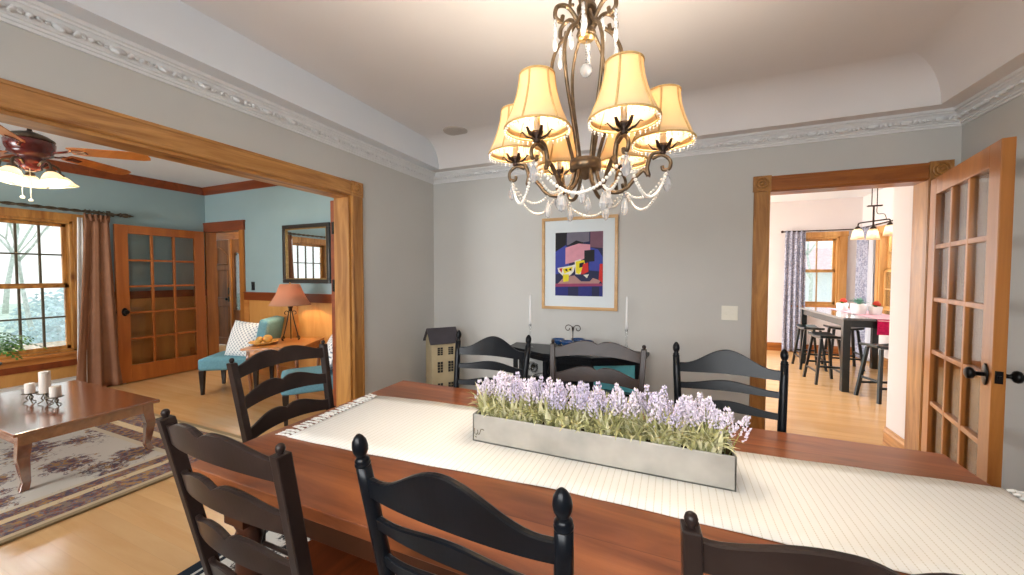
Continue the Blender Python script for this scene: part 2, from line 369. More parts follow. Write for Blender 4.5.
def thing(name, label, cat, loc=(0, 0, 0), rotz=0, group=None):
    o = bpy.data.objects.new(name, None); COL.objects.link(o); o.empty_display_size = .1
    o.location = loc; o.rotation_euler = (0, 0, rotz)
    return tag(o, label, cat, group)
def tag(o, label, cat, group=None, kind=None):
    o['label'] = label; o['category'] = cat
    if group: o['group'] = group
    if kind: o['kind'] = kind
    return o
def struct(o, label, cat):
    o['kind'] = 'structure'; o['label'] = label; o['category'] = cat; return o
def sempty(name, label, cat, loc=(0, 0, 0), rotz=0):
    o = bpy.data.objects.new(name, None); COL.objects.link(o); o.location = loc; o.rotation_euler.z = rotz
    return struct(o, label, cat)
def dup(root, loc, rotz, label=None, group=None):
    def cp(o, par):
        c = o.copy(); COL.objects.link(c); c.parent = par
        for ch in o.children: cp(ch, c)
        return c
    kids = list(root.children)
    r = root.copy(); COL.objects.link(r); r.location = loc; r.rotation_euler = (0, 0, rotz)
    for k in kids: cp(k, r)
    if label: r['label'] = label
    if group: r['group'] = group
    return r
def TR(loc=(0, 0, 0), rx=0, ry=0, rz=0):
    return Matrix.Translation(loc) @ Matrix.Rotation(rz, 4, 'Z') @ Matrix.Rotation(ry, 4, 'Y') @ Matrix.Rotation(rx, 4, 'X')
def smooth_path(pts, k=6):
    P = [Vector(p) for p in pts]; out = []
    for i in range(len(P)-1):
        p0 = P[max(i-1, 0)]; p1 = P[i]; p2 = P[i+1]; p3 = P[min(i+2, len(P)-1)]
        for j in range(k):
            t = j/k
            out.append(.5*((2*p1)+(p2-p0)*t+(2*p0-5*p1+4*p2-p3)*t*t+(3*p1-p0-3*p2+p3)*t**3))
    out.append(P[-1]); return out
def spiral(cx, cz, r0, r1, a0, a1, n=14, y=0):
    return [(cx+(r0+(r1-r0)*i/n)*math.cos(a0+(a1-a0)*i/n), y, cz+(r0+(r1-r0)*i/n)*math.sin(a0+(a1-a0)*i/n)) for i in range(n+1)]
rnd = random.Random(7)

# ------------------------------------------------------------------ camera
f_px = 377.244
cd = bpy.data.cameras.new('camera'); cam = bpy.data.objects.new('camera', cd); COL.objects.link(cam)
cd.sensor_width = 36; cd.sensor_fit = 'HORIZONTAL'; cd.lens = f_px/1024*36; cd.clip_start = .02; cd.clip_end = 300
cam.location = (0, 0, 1.41); cam.rotation_euler = (PI/2-.0332464, -.00074, .4028927)
sc.camera = cam

# ------------------------------------------------------------------ shell
XL, XR, YB, YF = -2.43, 1.75, 3.5, -1.05
XO = -2.57                      # living-room side of the left wall
LX, LY = -6.6, -2.2             # living room window wall, living room front wall
struct(MB().box((-12, -2.6, -.12), (5, 9, 0)).build('floor', 'maple_floor'), 'pale maple board floor running through all the rooms', 'floor')
w = MB()
OY0, OY1, OZ = .2, 2.311, 2.05
for (y0, y1, z0, z1) in ((YF, OY0-.021, 0, 2.8), (OY1+.021, 3.5, 0, 2.8), (OY0-.021, OY1+.021, OZ+.01, 2.8)):
    w.box((-2.5, y0, z0), (XL, y1, z1), 0); w.box((XO, y0, z0), (-2.5, y1, z1), 1)
w.box((-2.5, LY, 0), (XL, YF-.1, 2.8), 0); w.box((XO, LY, 0), (-2.5, YF, 2.8), 1)
struct(w.build('wall_left', ['wall_grey', 'wall_blue']), 'grey dining room wall with the wide cased opening into the blue room', 'wall')
DX0, DX1, DZ = .685, 1.587, 2.055
w = MB()
for (x0, x1, z0, z1) in ((XO, DX0-.02, 0, 2.8), (DX1+.02, XR+.1, 0, 2.8), (DX0-.02, DX1+.02, DZ+.02, 2.8)):
    w.box((x0, YB, z0), (x1, YB+.07, z1), 0); w.box((x0, YB+.07, z0), (x1, YB+.14, z1), 1)
struct(w.build('wall_back', ['wall_grey', 'wall_white']), 'grey dining room wall with the framed picture and the kitchen doorway', 'wall')
struct(MB().box((XR, YF-.1, 0), (XR+.1, YB, 2.8)).build('wall_right', 'wall_grey'), 'plain grey wall behind the open glass door', 'wall')
FW = (-1.95, .75, .95, 2.25)
w = MB()
for (x0, x1, z0, z1) in ((XL, FW[0], 0, 2.8), (FW[1], XR, 0, 2.8), (FW[0], FW[1], 0, FW[2]), (FW[0], FW[1], FW[3], 2.8)):
    w.box((x0, YF-.1, z0), (x1, YF, z1))
struct(w.build('wall_front', 'wall_grey'), 'grey dining room wall with a wide window', 'wall')
# tray ceiling: soffit ring, upright sides, raised centre
TX0, TX1, TY0, TY1, ZS, ZT = -2.238, 1.56, -.86, 3.322, 2.50, 2.752
c = MB()
for a, b_ in (((XL, YF), (XR, TY0)), ((XL, TY1), (XR, YB)), ((XL, TY0), (TX0, TY1)), ((TX1, TY0), (XR, TY1))):
    c.box((a[0], a[1], ZS), (b_[0], b_[1], ZT), 1 if a[0] == XL and b_[0] == TX0 else 0)  # left side takes the cooler white: its lit look is put into colour
c.box((XL, YF, ZT), (XR, YB, ZT+.08), 0)
def cove(p, q, nx, ny, r_=.10):
    A = []; B = []
    for i in range(9):
        a = PI/2*i/8; o, z = r_*(1-math.cos(a))+.0006, ZT-r_+r_*math.sin(a)-.0006
        A.append((p[0]+nx*o, p[1]+ny*o, z)); B.append((q[0]+nx*o, q[1]+ny*o, z))
    c.loft([A, B], 0, True, False)
cove((TX0, TY1), (TX1, TY1), 0, -1, .24); cove((TX1, TY1), (TX1, TY0), -1, 0, .24)
struct(c.build('ceiling', ['ceiling_paint', 'ceiling_white']), 'tray ceiling of the dining room with white stepped sides', 'ceiling')
# crown with a moulded leaf frieze
prof = [(0, 2.40), (.010, 2.40), (.012, 2.412), (.020, 2.414), (.022, 2.424), (.030, 2.427), (.036, 2.447), (.055, 2.466), (.060, 2.470), (.070, 2.472), (.072, 2.480), (.084, 2.484), (.088, 2.4995), (0, 2.4995)]
c = MB()
def crown(p, q, nx, ny):
    p, q = Vector(p), Vector(q); d = (q-p).normalized(); n = Vector((nx, ny, 0))
    A = [tuple(p+n*o+d*o+Vector((0, 0, z))) for o, z in prof]; B = [tuple(q+n*o-d*o+Vector((0, 0, z))) for o, z in prof]
    c.loft([A, B], smooth=False, closed=True, caps=False)
    Lg = (q-p).length; k = int(Lg/.17); st = Lg/k
    ang = math.atan2(d.y, d.x)
    for i in range(k):
        for t, u_, v_, ru, rv, tw in ((.30, 0, 0, .034, .017, 0), (.30, -.016, .012, .026, .009, .7), (.30, -.016, -.012, .026, .009, -.7), (.47, .012, .010, .020, .007, -.6), (.47, .012, -.010, .020, .007, .6), (.66, 0, .008, .013, .010, 0), (.78, .0, -.009, .012, .008, 0)):
            cc = p+d*(st*(i+t)+u_)+n*.047
            c.sphere((0, 0, 0), 1, 8, 5, T=Matrix.Translation((cc.x, cc.y, 2.448)) @ Matrix.Rotation(ang, 4, 'Z') @ Matrix.Rotation(R(-45), 4, 'X') @ Matrix.Translation((0, 0, v_)) @ Matrix.Rotation(-tw, 4, 'Y') @ Matrix.Diagonal((ru, .013, rv, 1)))
        for (t, r_) in ((.0, .016), (.72, .019)):
            cc = p+d*(st*(i+t))+n*.050
            T = Matrix.Translation((cc.x, cc.y, 2.447)) @ Matrix.Rotation(ang, 4, 'Z') @ Matrix.Rotation(R(-45), 4, 'X')
            c.tube([(r_*math.cos(a), 0, r_*math.sin(a)) for a in [R(x) for x in range(-80, 241, 40)]], .0055, 5, T=T)
crown((XL, YF, 0), (XL, YB, 0), 1, 0); crown((XL, YB, 0), (XR, YB, 0), 0, -1); crown((XR, YB, 0), (XR, YF, 0), -1, 0); crown((XR, YF, 0), (XL, YF, 0), 0, 1)
struct(c.build('trim_crown', 'plaster'), 'white plaster crown moulding with a raised leaf frieze', 'moulding')

def rosette(mb, T, s=.117, mi=0):
    mb.box((-s/2, -.026, -s/2), (s/2, 0, s/2), mi, T)
    for rr in (.044, .027):
        mb.tube([(rr*math.cos(2*PI*i/20), -.028, rr*math.sin(2*PI*i/20)) for i in range(21)], .008, 8, mi, T, caps=False)
    mb.sphere((0, -.026, 0), .015, 10, 6, mi, T)
def casing(mb, a, b, up, T=None, mi=0, w=.117):
    """flat board with three raised reeds between a and b (in local xz, lying on y=0, standing out to -y)"""
    if up:
        mb.box((a[0], -.018, a[1]), (b[0], 0, b[1]), mi, T)
        W = b[0]-a[0]
        for t in (.1, .9): mb.box((a[0]+W*t-.008, -.024, a[1]), (a[0]+W*t+.008, -.017, b[1]), mi, T)
    else:
        mb.box((a[0], -.018, a[1]), (b[0], 0, b[1]), mi, T)
        W = b[1]-a[1]
        for t in (.1, .9): mb.box((a[0], -.024, a[1]+W*t-.008), (b[0], -.017, a[1]+W*t+.008), mi, T)
# cased opening, dining side and living side.  local x -> world y on the left wall, local -y -> world +x
TL = Matrix.Translation((XL, 0, 0)) @ Matrix.Rotation(R(90), 4, 'Z')        # local (x,y,z)->(-y, x, z)
c = MB()
casing(c, (OY0+.02-.02, OZ+.008), (OY1+.02, OZ+.124), False, TL, 0)
casing(c, (OY1+.02, 0), (OY1+.139, OZ+.008), True, TL, 1)
casing(c, (OY0-.139, 0), (OY0-.02, OZ+.008), True, TL, 1)
rosette(c, TL @ Matrix.Translation((OY1+.08, 0, OZ+.066)), .12, 0); rosette(c, TL @ Matrix.Translation((OY0-.08, 0, OZ+.066)), .12, 0)
c.box((XO-.002, OY0, OZ-.01), (XL+.002, OY1, OZ+.01), 0)
c.box((XO-.002, OY1-.02+.02, 0), (XL+.002, OY1+.021, OZ+.01), 1); c.box((XO-.002, OY0-.021, 0), (XL+.002, OY0, OZ+.01), 1)
c.box((XO-.02, OY0-.12, OZ), (XO, OY1+.12, OZ+.12), 0); c.box((XO-.02, OY1, 0), (XO, OY1+.117, OZ+.01), 1); c.box((XO-.02, OY0-.117, 0), (XO, OY0, OZ+.01), 1)
struct(c.build('trim_1', ['pine_h', 'pine_v'], bev=.002), 'knotty pine casing around the wide opening to the blue room', 'door casing')
TB = Matrix.Translation((0, YB, 0))
c = MB()
casing(c, (DX0-.109, 0), (DX0, DZ+.005), True, TB, 1); casing(c, (DX1, 0), (DX1+.109, DZ+.005), True, TB, 1)
casing(c, (DX0, DZ+.005), (DX1, DZ+.118), False, TB, 0)
rosette(c, TB @ Matrix.Translation((DX0-.056, 0, DZ+.064)), .12, 1); rosette(c, TB @ Matrix.Translation((DX1+.062, 0, DZ+.064)), .12, 1)
c.box((DX0-.02, YB-.002, 0), (DX0, YB+.142, DZ+.01), 1); c.box((DX1, YB-.002, 0), (DX1+.02, YB+.142, DZ+.01), 1); c.box((DX0, YB-.002, DZ), (DX1, YB+.142, DZ+.02), 0)
c.box((DX0-.109, YB+.14, 0), (DX0, YB+.16, DZ+.11), 1); c.box((DX1-.0, YB+.14, 0), (DX1+.04, YB+.16, DZ+.11), 1); c.box((DX0, YB+.14, DZ), (DX1, YB+.16, DZ+.11), 0)
struct(c.build('trim_2', ['pine_x', 'pine_v'], bev=.002), 'knotty pine casing with corner rosettes around the kitchen doorway', 'door casing')
def baseboard(name, p, q, n, h=.15, mat='pine_x', label='pine baseboard'):
    c = MB(); p = Vector((p[0], p[1], 0)); q = Vector((q[0], q[1], 0)); n = Vector((n[0], n[1], 0))
    pr = [(0, 0), (.018, 0), (.018, h-.035), (.012, h-.02), (.010, h-.004), (0, h)]
    c.loft([[tuple(p+n*o+Vector((0, 0, z))) for o, z in pr], [tuple(q+n*o+Vector((0, 0, z))) for o, z in pr]], smooth=False)
    return struct(c.build(name, mat), label, 'baseboard')
baseboard('baseboard_back', (XL, YB), (DX0-.11, YB), (0, -1), label='pine baseboard below the framed picture')
baseboard('baseboard_left', (XL, OY1+.14), (XL, YB), (1, 0), mat='pine_h', label='pine baseboard on the short wall beside the wide opening')
baseboard('baseboard_right', (XR, YF), (XR, YB), (-1, 0), mat='pine_h', label='pine baseboard on the wall behind the open glass door')

# ------------------------------------------------------------------ windows and doors
def make_window(name, label, loc, rotz, w, h, cols, rows, wood_m='pine_v', mun='muntin_dark', casing_w=.09):
    """double-hung window; local x across, z up from the sill, -y to the room"""
    r = sempty(name, label, 'window', loc, rotz)
    c = MB()
    c.box((0, -.02, 0), (.03, .12, h)); c.box((w-.03, -.02, 0), (w, .12, h)); c.box((0, -.02, h-.03), (w, .12, h)); c.box((0, -.02, 0), (w, .12, .03))
    c.box((-casing_w, -.03, 0), (0, -.0, h)); c.box((w, -.03, 0), (w+casing_w, 0, h)); c.box((-casing_w-.01, -.035, h), (w+casing_w+.01, 0, h+.09))
    c.build('window_frame', wood_m, r, bev=.003)
    MB().box((-casing_w-.03, -.075, -.03), (w+casing_w+.03, .0, 0)).box((-casing_w, -.03, -.10), (w+casing_w, 0, -.03)).build('window_sill', 'side_wood', r, bev=.004)
    for k, (z0, z1, y) in enumerate(((h/2, h-.03, .07), (.03, h/2+.02, .035))):
        s = MB(); a = .035
        s.box((.03, y, z0), (.03+a, y+.035, z1)); s.box((w-.03-a, y, z0), (w-.03, y+.035, z1)); s.box((.03, y, z0), (w-.03, y+.035, z0+.04)); s.box((.03, y, z1-.035), (w-.03, y+.035, z1))
        sash = s.build('sash', wood_m, r, bev=.002)
        g = MB(); x0, x1, zz0, zz1 = .03+a, w-.03-a, z0+.04, z1-.035
        for i in range(1, cols): x = x0+(x1-x0)*i/cols; g.box((x-.009, y+.004, zz0), (x+.009, y+.03, zz1))
        for j in range(1, rows): z = zz0+(zz1-zz0)*j/rows; g.box((x0, y+.005, z-.009), (x1, y+.029, z+.009))
        g.build('muntins', mun, sash)
        MB().box((x0, y+.015, zz0), (x1, y+.019, zz1)).build('pane', 'pane', sash)
    return r
def knob_set(parent, x, z, ysurf, out, mat='black_metal'):
    """round knob on an oval plate standing out of the face at y=ysurf towards out=+-1"""
    k = MB(); T = TR((x, ysurf, z), rx=R(90 if out < 0 else -90))
    k.lathe([(0, .0), (.030, .0), (.031, .004), (.027, .007), (0, .007)], 20, T=T @ Matrix.Diagonal((1, 1.75, 1, 1)))
    k.lathe([(.011, .005), (.010, .03), (.014, .036), (.026, .042), (.030, .052), (.027, .063), (.016, .069), (0, .070)], 18, T=T)
    k.build('door_knob', mat, parent)
def french_door(name, label, loc, rotz, W, H, mat, t=.045, stile=.115, bot=.23, top=.11, cols=3, rows=5, knob_x=None, hinges=None):
    """hinged at local x=0, slab from y=0 to y=t"""
    r = sempty(name, label, 'door', loc, rotz)
    f = MB(); z0 = .012
    f.box((0, 0, z0), (stile, t, H)); f.box((W-stile, 0, z0), (W, t, H)); f.box((stile, 0, z0), (W-stile, t, bot)); f.box((stile, 0, H-top), (W-stile, t, H))
    f.build('door_frame', mat, r, bev=.003)
    g = MB(); x0, x1, a, b_ = stile, W-stile, bot, H-top
    for i in range(1, cols): x = x0+(x1-x0)*i/cols; g.box((x-.014, .004, a), (x+.014, t-.004, b_))
    for j in range(1, rows): z = a+(b_-a)*j/rows; g.box((x0, .005, z-.014), (x1, t-.005, z+.014))
    g.build('glazing_bars', mat, r, bev=.004)
    MB().box((x0, t/2-.002, a), (x1, t/2+.002, b_)).build('glass', 'pane', r)
    if knob_x:
        knob_set(r, knob_x, .93, 0, -1); knob_set(r, knob_x, .93, t, 1)
        MB().box((W-.001, t/2-.013, .90), (W+.002, t/2+.013, .96)).box((W, t/2-.007, .922), (W+.009, t/2+.007, .938)).build('latch_plate', 'black_metal', r)
    if hinges:
        for z in (.25, 1.03, 1.8):
            h = MB(); h.lathe([(.007, z), (.007, z+.09)], 10, T=TR((hinges[0], hinges[1], 0))); h.box((hinges[0], hinges[1]-.002, z), (hinges[0]+.03, hinges[1]+.002, z+.09)); h.build('hinge', 'black_metal', r)
    return r
# dining room glass door, swung open towards us: hinge (1.58,3.48)
hx, hy = 1.585, 3.455
ax, ay = 1.392, 2.515         # free corner of the face that looks left
ang = math.atan2(ay-hy, ax-hx)
dW = math.hypot(ax-hx, ay-hy)
french_door('door_2', 'honey pine glass door standing open in the kitchen doorway, black knobs', (hx, hy, 0), ang, dW, 2.045, 'door_wood', knob_x=dW-.06, hinges=(-.006, .02))

# ------------------------------------------------------------------ living room
w = MB()
W1 = [(1.29, 2.10), (.36, 1.17)]; WZ0, WZ1 = .50, 2.04
ys = [LY, .36, 1.17, 1.29, 2.10, 3.64]
w.box((LX-.14, LY-.1, 0), (LX, 3.5, WZ0)); w.box((LX-.14, LY-.1, WZ1), (LX, 3.5, 2.85))
for a, b_ in ((LY-.1, .36), (1.17, 1.29), (2.10, 3.5)): w.box((LX-.14, a, WZ0), (LX, b_, WZ1))
struct(w.build('wall_window', 'wall_blue'), 'blue living room wall with the curtained window', 'wall')
w = MB(); BX0, BX1, BZ = -6.565, -5.77, 2.055
for (x0, x1, z0, z1) in ((-10.2, BX0-.015, 0, 2.8), (BX1+.015, XO, 0, 2.8), (BX0-.015, BX1+.015, BZ+.015, 2.8)): w.box((x0, 3.5, z0), (x1, 3.62, z1))
struct(w.build('wall_blue', 'wall_blue'), 'blue living room wall with the mirror and the hall doorway', 'wall')
LF = (-5.6, -3.6, .6, 2.1)
w = MB()
for (x0, x1, z0, z1) in ((LX, LF[0], 0, 2.8), (LF[1], XL, 0, 2.8), (LF[0], LF[1], 0, LF[2]), (LF[0], LF[1], LF[3], 2.8)): w.box((x0, LY-.1, z0), (x1, LY, z1))
struct(w.build('wall_street', 'wall_blue'), 'blue living room wall with a wide window added for light', 'wall')
struct(MB().box((LX-.14, LY-.1, 2.72), (XO, 3.62, 2.8)).build('ceiling_living', 'ceiling_white'), 'white flat ceiling of the blue room', 'ceiling')
c = MB()
for p, q, n in (((LX, LY), (LX, 3.5), (1, 0)), ((LX, 3.5), (XO, 3.5), (0, -1)), ((XO, 3.5), (XO, LY), (-1, 0)), ((XO, LY), (LX, LY), (0, 1))):
    p = Vector((*p, 0)); q = Vector((*q, 0)); n = Vector((*n, 0)); d = (q-p).normalized()
    pr = [(0, 2.615), (.012, 2.615), (.02, 2.635), (.05, 2.68), (.062, 2.70), (.065, 2.7195), (0, 2.7195)]
    c.loft([[tuple(p+n*o+d*o+Vector((0, 0, z))) for o, z in pr], [tuple(q+n*o-d*o+Vector((0, 0, z))) for o, z in pr]], smooth=False, caps=False)
struct(c.build('trim_3', 'redwood'), 'dark red-brown wood crown of the blue room', 'moulding')
make_window('window_1', 'wood framed double-hung window beside the brown curtain', (LX, 1.29, WZ0), R(90), .81, WZ1-WZ0, 4, 2)
make_window('window_2', 'wood framed double-hung window next to the curtained one', (LX, .36, WZ0), R(90), .81, WZ1-WZ0, 4, 2)
make_window('window_5', 'wide wood framed window added out of view to light the blue room', (LF[1], LY, LF[2]), R(180), LF[1]-LF[0], LF[3]-LF[2], 6, 2)  # unseen window, added only to let light in
# wainscot on both walls
c = MB()
c.box((BX1+.105, 3.482, 0), (XO, 3.4995, 1.05), 0)
c.box((BX1+.105, 3.47, 1.05), (XO, 3.4995, 1.15), 1); c.box((BX1+.105, 3.455, 1.15), (XO, 3.4995, 1.165), 1)
for x in (BX1+.15, -4.62, -3.62, -2.75): c.box((x-.05, 3.473, 0), (x+.05, 3.484, 1.05), 2)
c.box((BX1+.105, 3.468, 0), (XO, 3.484, .16), 2)
struct(c.build('trim_4', ['panel_wood', 'redwood', 'side_wood']), 'honey wood wainscot panels below the mirror', 'wainscot')
c = MB()
for a, b_ in ((2.19, 3.5), (LY, .27)):
    c.box((LX+.0005, a, 0), (LX+.018, b_, 1.09), 0); c.box((LX+.0005, a, 1.09), (LX+.03, b_, 1.19), 1)
    c.box((LX+.0005, a, 0), (LX+.028, b_, .16), 2)
c.box((LX+.0005, .27, 0), (LX+.018, 2.19, .40), 0); c.box((LX+.0005, .27, .33), (LX+.03, 2.19, .40), 1)
for y in (.3, 1.23, 2.2, 3.3): c.box((LX+.016, y-.05, 0), (LX+.026, y+.05, .33), 2)
struct(c.build('trim_5', ['panel_wood', 'redwood', 'side_wood']), 'honey wood wainscot panels below the living room window', 'wainscot')
# doorway to the hall
c = MB(); TBl = Matrix.Translation((0, 3.5, 0))
c.box((BX1, 3.478, 0), (BX1+.105, 3.5, BZ+.02), 0); c.box((BX0-.03, 3.482, 0), (BX0, 3.5, BZ+.02), 0)
c.box((LX, 3.472, BZ), (BX1+.12, 3.5, BZ+.13), 1); c.box((LX, 3.465, BZ+.115), (BX1+.13, 3.5, BZ+.14), 1)
c.box((BX0-.015, 3.498, 0), (BX0+.0, 3.63, BZ), 0); c.box((BX1, 3.498, 0), (BX1+.015, 3.63, BZ), 0); c.box((BX0, 3.498, BZ), (BX1, 3.63, BZ+.015), 1)
struct(c.build('trim_6', ['door_wood', 'redwood'], bev=.002), 'orange-brown wood casing of the hall doorway', 'door casing')
# door folded back flat against the window wall: hinge near the corner
r = french_door('door_1', 'orange-brown glass door folded back beside the brown curtain', (-6.515, 3.41, 0), R(-90), .985, 2.05, 'old_door', knob_x=.915, hinges=(-.004, 0), stile=.125)
# leaf folded behind the jamb of the wide opening
c = sempty('door_4', 'red-brown door leaf folded behind the wide opening, only its edge showing', 'door', (-2.60, 2.325, 0))
MB().box((-.045, 0, .012), (0, .9, 2.03)).build('door_frame', 'redwood', c, bev=.003)
for z in (.2, 1.27, 1.75):
    h = MB(); h.lathe([(.009, z), (.009, z+.1)], 10, T=TR((.005, -.006, 0))); h.box((-.03, -.004, z), (.03, .0, z+.1)); h.build('hinge', 'black_metal', c)
# hall beyond
w = MB(); HY = 4.66
for (x0, x1, z0, z1) in ((-10.2, -8.90, 0, 2.8), (-7.65, -4.6, 0, 2.8), (-8.90, -7.65, 2.12, 2.8)): w.box((x0, HY, z0), (x1, HY+.12, z1))
w.box((-4.72, 3.62, 0), (-4.6, HY, 2.8))
struct(w.build('wall_hall', 'wall_white'), 'pale hall wall around the front door', 'wall')
struct(MB().box((-10.2, 3.62, 2.5), (-4.6, HY+.12, 2.6)).build('ceiling_hall', 'ceiling_white'), 'white hall ceiling', 'ceiling')
c = MB()
c.box((-9.0, HY-.02, 2.10), (-7.54, HY, 2.25), 1); c.box((-9.0, HY-.02, 0), (-8.88, HY, 2.1), 0); c.box((-7.67, HY-.02, 0), (-7.55, HY, 2.1), 0); c.box((-8.0, HY-.03, 0), (-7.95, HY+.05, 2.1), 0)
struct(c.build('trim_7', ['door_wood', 'pine_x'], bev=.002), 'wood frame around the front door and its sidelight', 'door casing')
d = sempty('door_3', 'dark wooden front door with carved arched panels', 'door', (-8.88, HY, 0))
c = MB(); c.box((0, 0, .01), (.88, .05, 2.1)); c.build('door_frame', 'front_door_wood', d, bev=.003)
c = MB()
for sx in (0, 1):
    x0 = .09+sx*.37; x1 = x0+.33
    for z0, z1 in ((.15, .78), (.95, 1.5)):
        c.tube([(x0, -.002, z0), (x1, -.002, z0), (x1, -.002, z1), (x0, -.002, z1), (x0, -.002, z0)], .014, 6)
    c.tube([(x0, -.002, 1.62)]+[(x0+.33*(i/8), -.002, 1.78+.17*math.sin(PI/2*((i/8) if sx == 0 else 1-i/8))) for i in range(9)]+[(x1, -.002, 1.62), (x0, -.002, 1.62)], .014, 6)
c.build('panel_moulding', 'front_door_wood', d)
c = MB(); c.box((.78, -.012, 1.02), (.84, 0, 1.16)); c.box((.785, -.012, .88), (.835, 0, .98)); c.build('lock_plate', 'black_metal', d)
knob_set(d, .81, .93, 0, -1)
d = sempty('window_6', 'narrow arched sidelight window beside the front door', 'window', (-7.95, HY, 0))
c = MB(); c.box((0, 0, 0), (.03, .05, 2.1)); c.box((.24, 0, 0), (.28, .05, 2.1)); c.box((.03, 0, 0), (.24, .05, .72)); c.prism([(.03, 1.72)]+[(.135-.105*math.cos(PI*i/12), 1.72+.13*math.sin(PI*i/12)) for i in range(13)]+[(.24, 1.72), (.24, 2.1), (.03, 2.1)], 0, .05, T=Matrix(((1, 0, 0, 0), (0, 0, 1, 0), (0, 1, 0, 0), (0, 0, 0, 1))))
c.build('window_frame', 'front_door_wood', d)
MB().box((.03, .02, .72), (.24, .026, 1.86)).build('pane', 'pane', d)

# ------------------------------------------------------------------ kitchen shell
KX0, KX1, KY = -1.0, 3.0, 8.4
KW = (2.10, 2.69, .86, 2.09)
w = MB()
for (x0, x1, z0, z1) in ((KX0, KW[0], 0, 2.85), (KW[1], KX1+.1, 0, 2.85), (KW[0], KW[1], 0, KW[2]), (KW[0], KW[1], KW[3], 2.85)): w.box((x0, KY, z0), (x1, KY+.12, z1))
struct(w.build('wall_kitchen_back', 'wall_white'), 'white kitchen wall with a curtained window', 'wall')
KR = (6.35, 7.74)
w = MB()
for (y0, y1, z0, z1) in ((4.08, KR[0], 0, 2.85), (KR[1], KY, 0, 2.85), (KR[0], KR[1], 0, KW[2]), (KR[0], KR[1], KW[3], 2.85)): w.box((KX1, y0, z0), (KX1+.12, y1, z1))
struct(w.build('wall_kitchen_right', 'wall_white'), 'white kitchen side wall with a window behind the table', 'wall')
struct(MB().box((1.652, 3.64, 0), (KX1, 4.08, 2.85)).build('wall_partition', 'wall_white'), 'white wall end just beyond the kitchen doorway', 'wall')
KL = (5.7, 8.1, .0, 2.1)  # unseen opening, added so light reaches the kitchen
w = MB()
for (y0, y1, z0, z1) in ((3.64, KL[0], 0, 2.85), (KL[1], KY, 0, 2.85), (KL[0], KL[1], KL[3], 2.85)): w.box((KX0-.12, y0, z0), (KX0, y1, z1))
struct(w.build('wall_kitchen_left', 'wall_white'), 'white kitchen wall with a wide opening added for light', 'wall')
struct(MB().box((KX0-.12, 3.64, 2.76), (KX1+.12, KY+.12, 2.85)).build('ceiling_kitchen', 'ceiling_white'), 'white kitchen ceiling', 'ceiling')
baseboard('baseboard_kitchen', (KX0, KY), (KX1, KY), (0, -1), label='orange-brown baseboard under the kitchen window', mat='pine_x')
baseboard('baseboard_partition', (1.652, 3.66), (1.652, 4.08), (-1, 0), mat='pine_h', label='pine baseboard on the wall end beyond the kitchen doorway')
baseboard('baseboard_kitchen_right', (KX1, 4.08), (KX1, KY), (-1, 0), mat='pine_h', label='pine baseboard on the kitchen side wall')
make_window('window_3', 'pine framed window on the kitchen end wall beside a grey curtain', (KW[0], KY, KW[2]), 0, KW[1]-KW[0], KW[3]-KW[2], 2, 1, wood_m='kitchen_pine', mun='frame_oak', casing_w=.11)
make_window('window_4', 'pine framed window on the kitchen side wall behind the potted plants', (KX1, KR[1], KW[2]), R(-90), KR[1]-KR[0], KW[3]-KW[2], 3, 2, wood_m='kitchen_pine', mun='frame_oak')
make_window('window_7', 'wide wood framed window of the dining room', (FW[1], YF, FW[2]), R(180), FW[1]-FW[0], FW[3]-FW[2], 6, 2)
#@@PART2
# ------------------------------------------------------------------ dining table
TAX0, TAX1, TAY0, TAY1, TH = -1.524, .917, .728, 1.863, .76
tcx, tcy = (TAX0+TAX1)/2, (TAY0+TAY1)/2; hw, hd = (TAX1-TAX0)/2, (TAY1-TAY0)/2
t = thing('dining_table', 'long reddish-brown plank dining table in the middle of the room', 'table', (tcx, tcy, 0))
MB().box((-hw, -hd, TH-.038), (hw, hd, TH)).build('table_top', 'table_wood', t, bev=.004)
c = MB()
for y0, y1 in ((-hd+.05, -hd+.075), (hd-.075, hd-.05)): c.box((-hw+.12, y0, TH-.14), (hw-.12, y1, TH-.038))
for x0, x1 in ((-hw+.12, -hw+.145), (hw-.145, hw-.12)): c.box((x0, -hd+.05, TH-.14), (x1, hd-.05, TH-.038))
c.build('apron', 'table_dark', t, bev=.003)
for sx in (-1, 1):
    for sy in (-1, 1):
        c = MB(); T = Matrix.Translation((sx*(hw-.17), sy*(hd-.1), 0))
        c.box((-.05, -.05, .56), (.05, .05, TH-.038), T=T)
        c.lathe([(.026, .0055), (.034, .03), (.03, .06), (.045, .2), (.05, .34), (.036, .46), (.046, .50), (.036, .53), (.048, .56)], 16, T=T)
        c.build('leg', 'table_dark', t)
# runner
def lerp_poly(p, x):
    for (a, ya), (b_, yb) in zip(p, p[1:]):
        if x <= b_: return ya+(yb-ya)*(x-a)/(b_-a)
    return p[-1][1]
near = [(-1.56, 1.008), (-1.41, 1.014), (-1.08, 1.027), (-.64, 1.058), (-.3, 1.082), (.03, 1.08), (.5, 1.07), (.97, 1.06)]
far = [(-1.56, 1.548), (-1.44, 1.556), (-1.2, 1.59), (-.91, 1.606), (-.4, 1.60), (.235, 1.577), (.56, 1.598), (.97, 1.622)]
c = MB(); nx, ny = 96, 8; vs = []
def rz(x):
    return TH+.0035
for i in range(nx+1):
    x0_ = -1.405+(2.335)*i/nx
    for j in range(ny+1):
        x = x0_-.035*(j/ny)*(1-i/nx)**4
        y = lerp_poly(near, x)+(lerp_poly(far, x)-lerp_poly(near, x))*j/ny
        vs.append((x, y, rz(x)+.0008*math.sin(x*23+y*9)))
fs = [(i*(ny+1)+j, (i+1)*(ny+1)+j, (i+1)*(ny+1)+j+1, i*(ny+1)+j+1) for i in range(nx) for j in range(ny)]
c.add(vs, fs, 0, True)
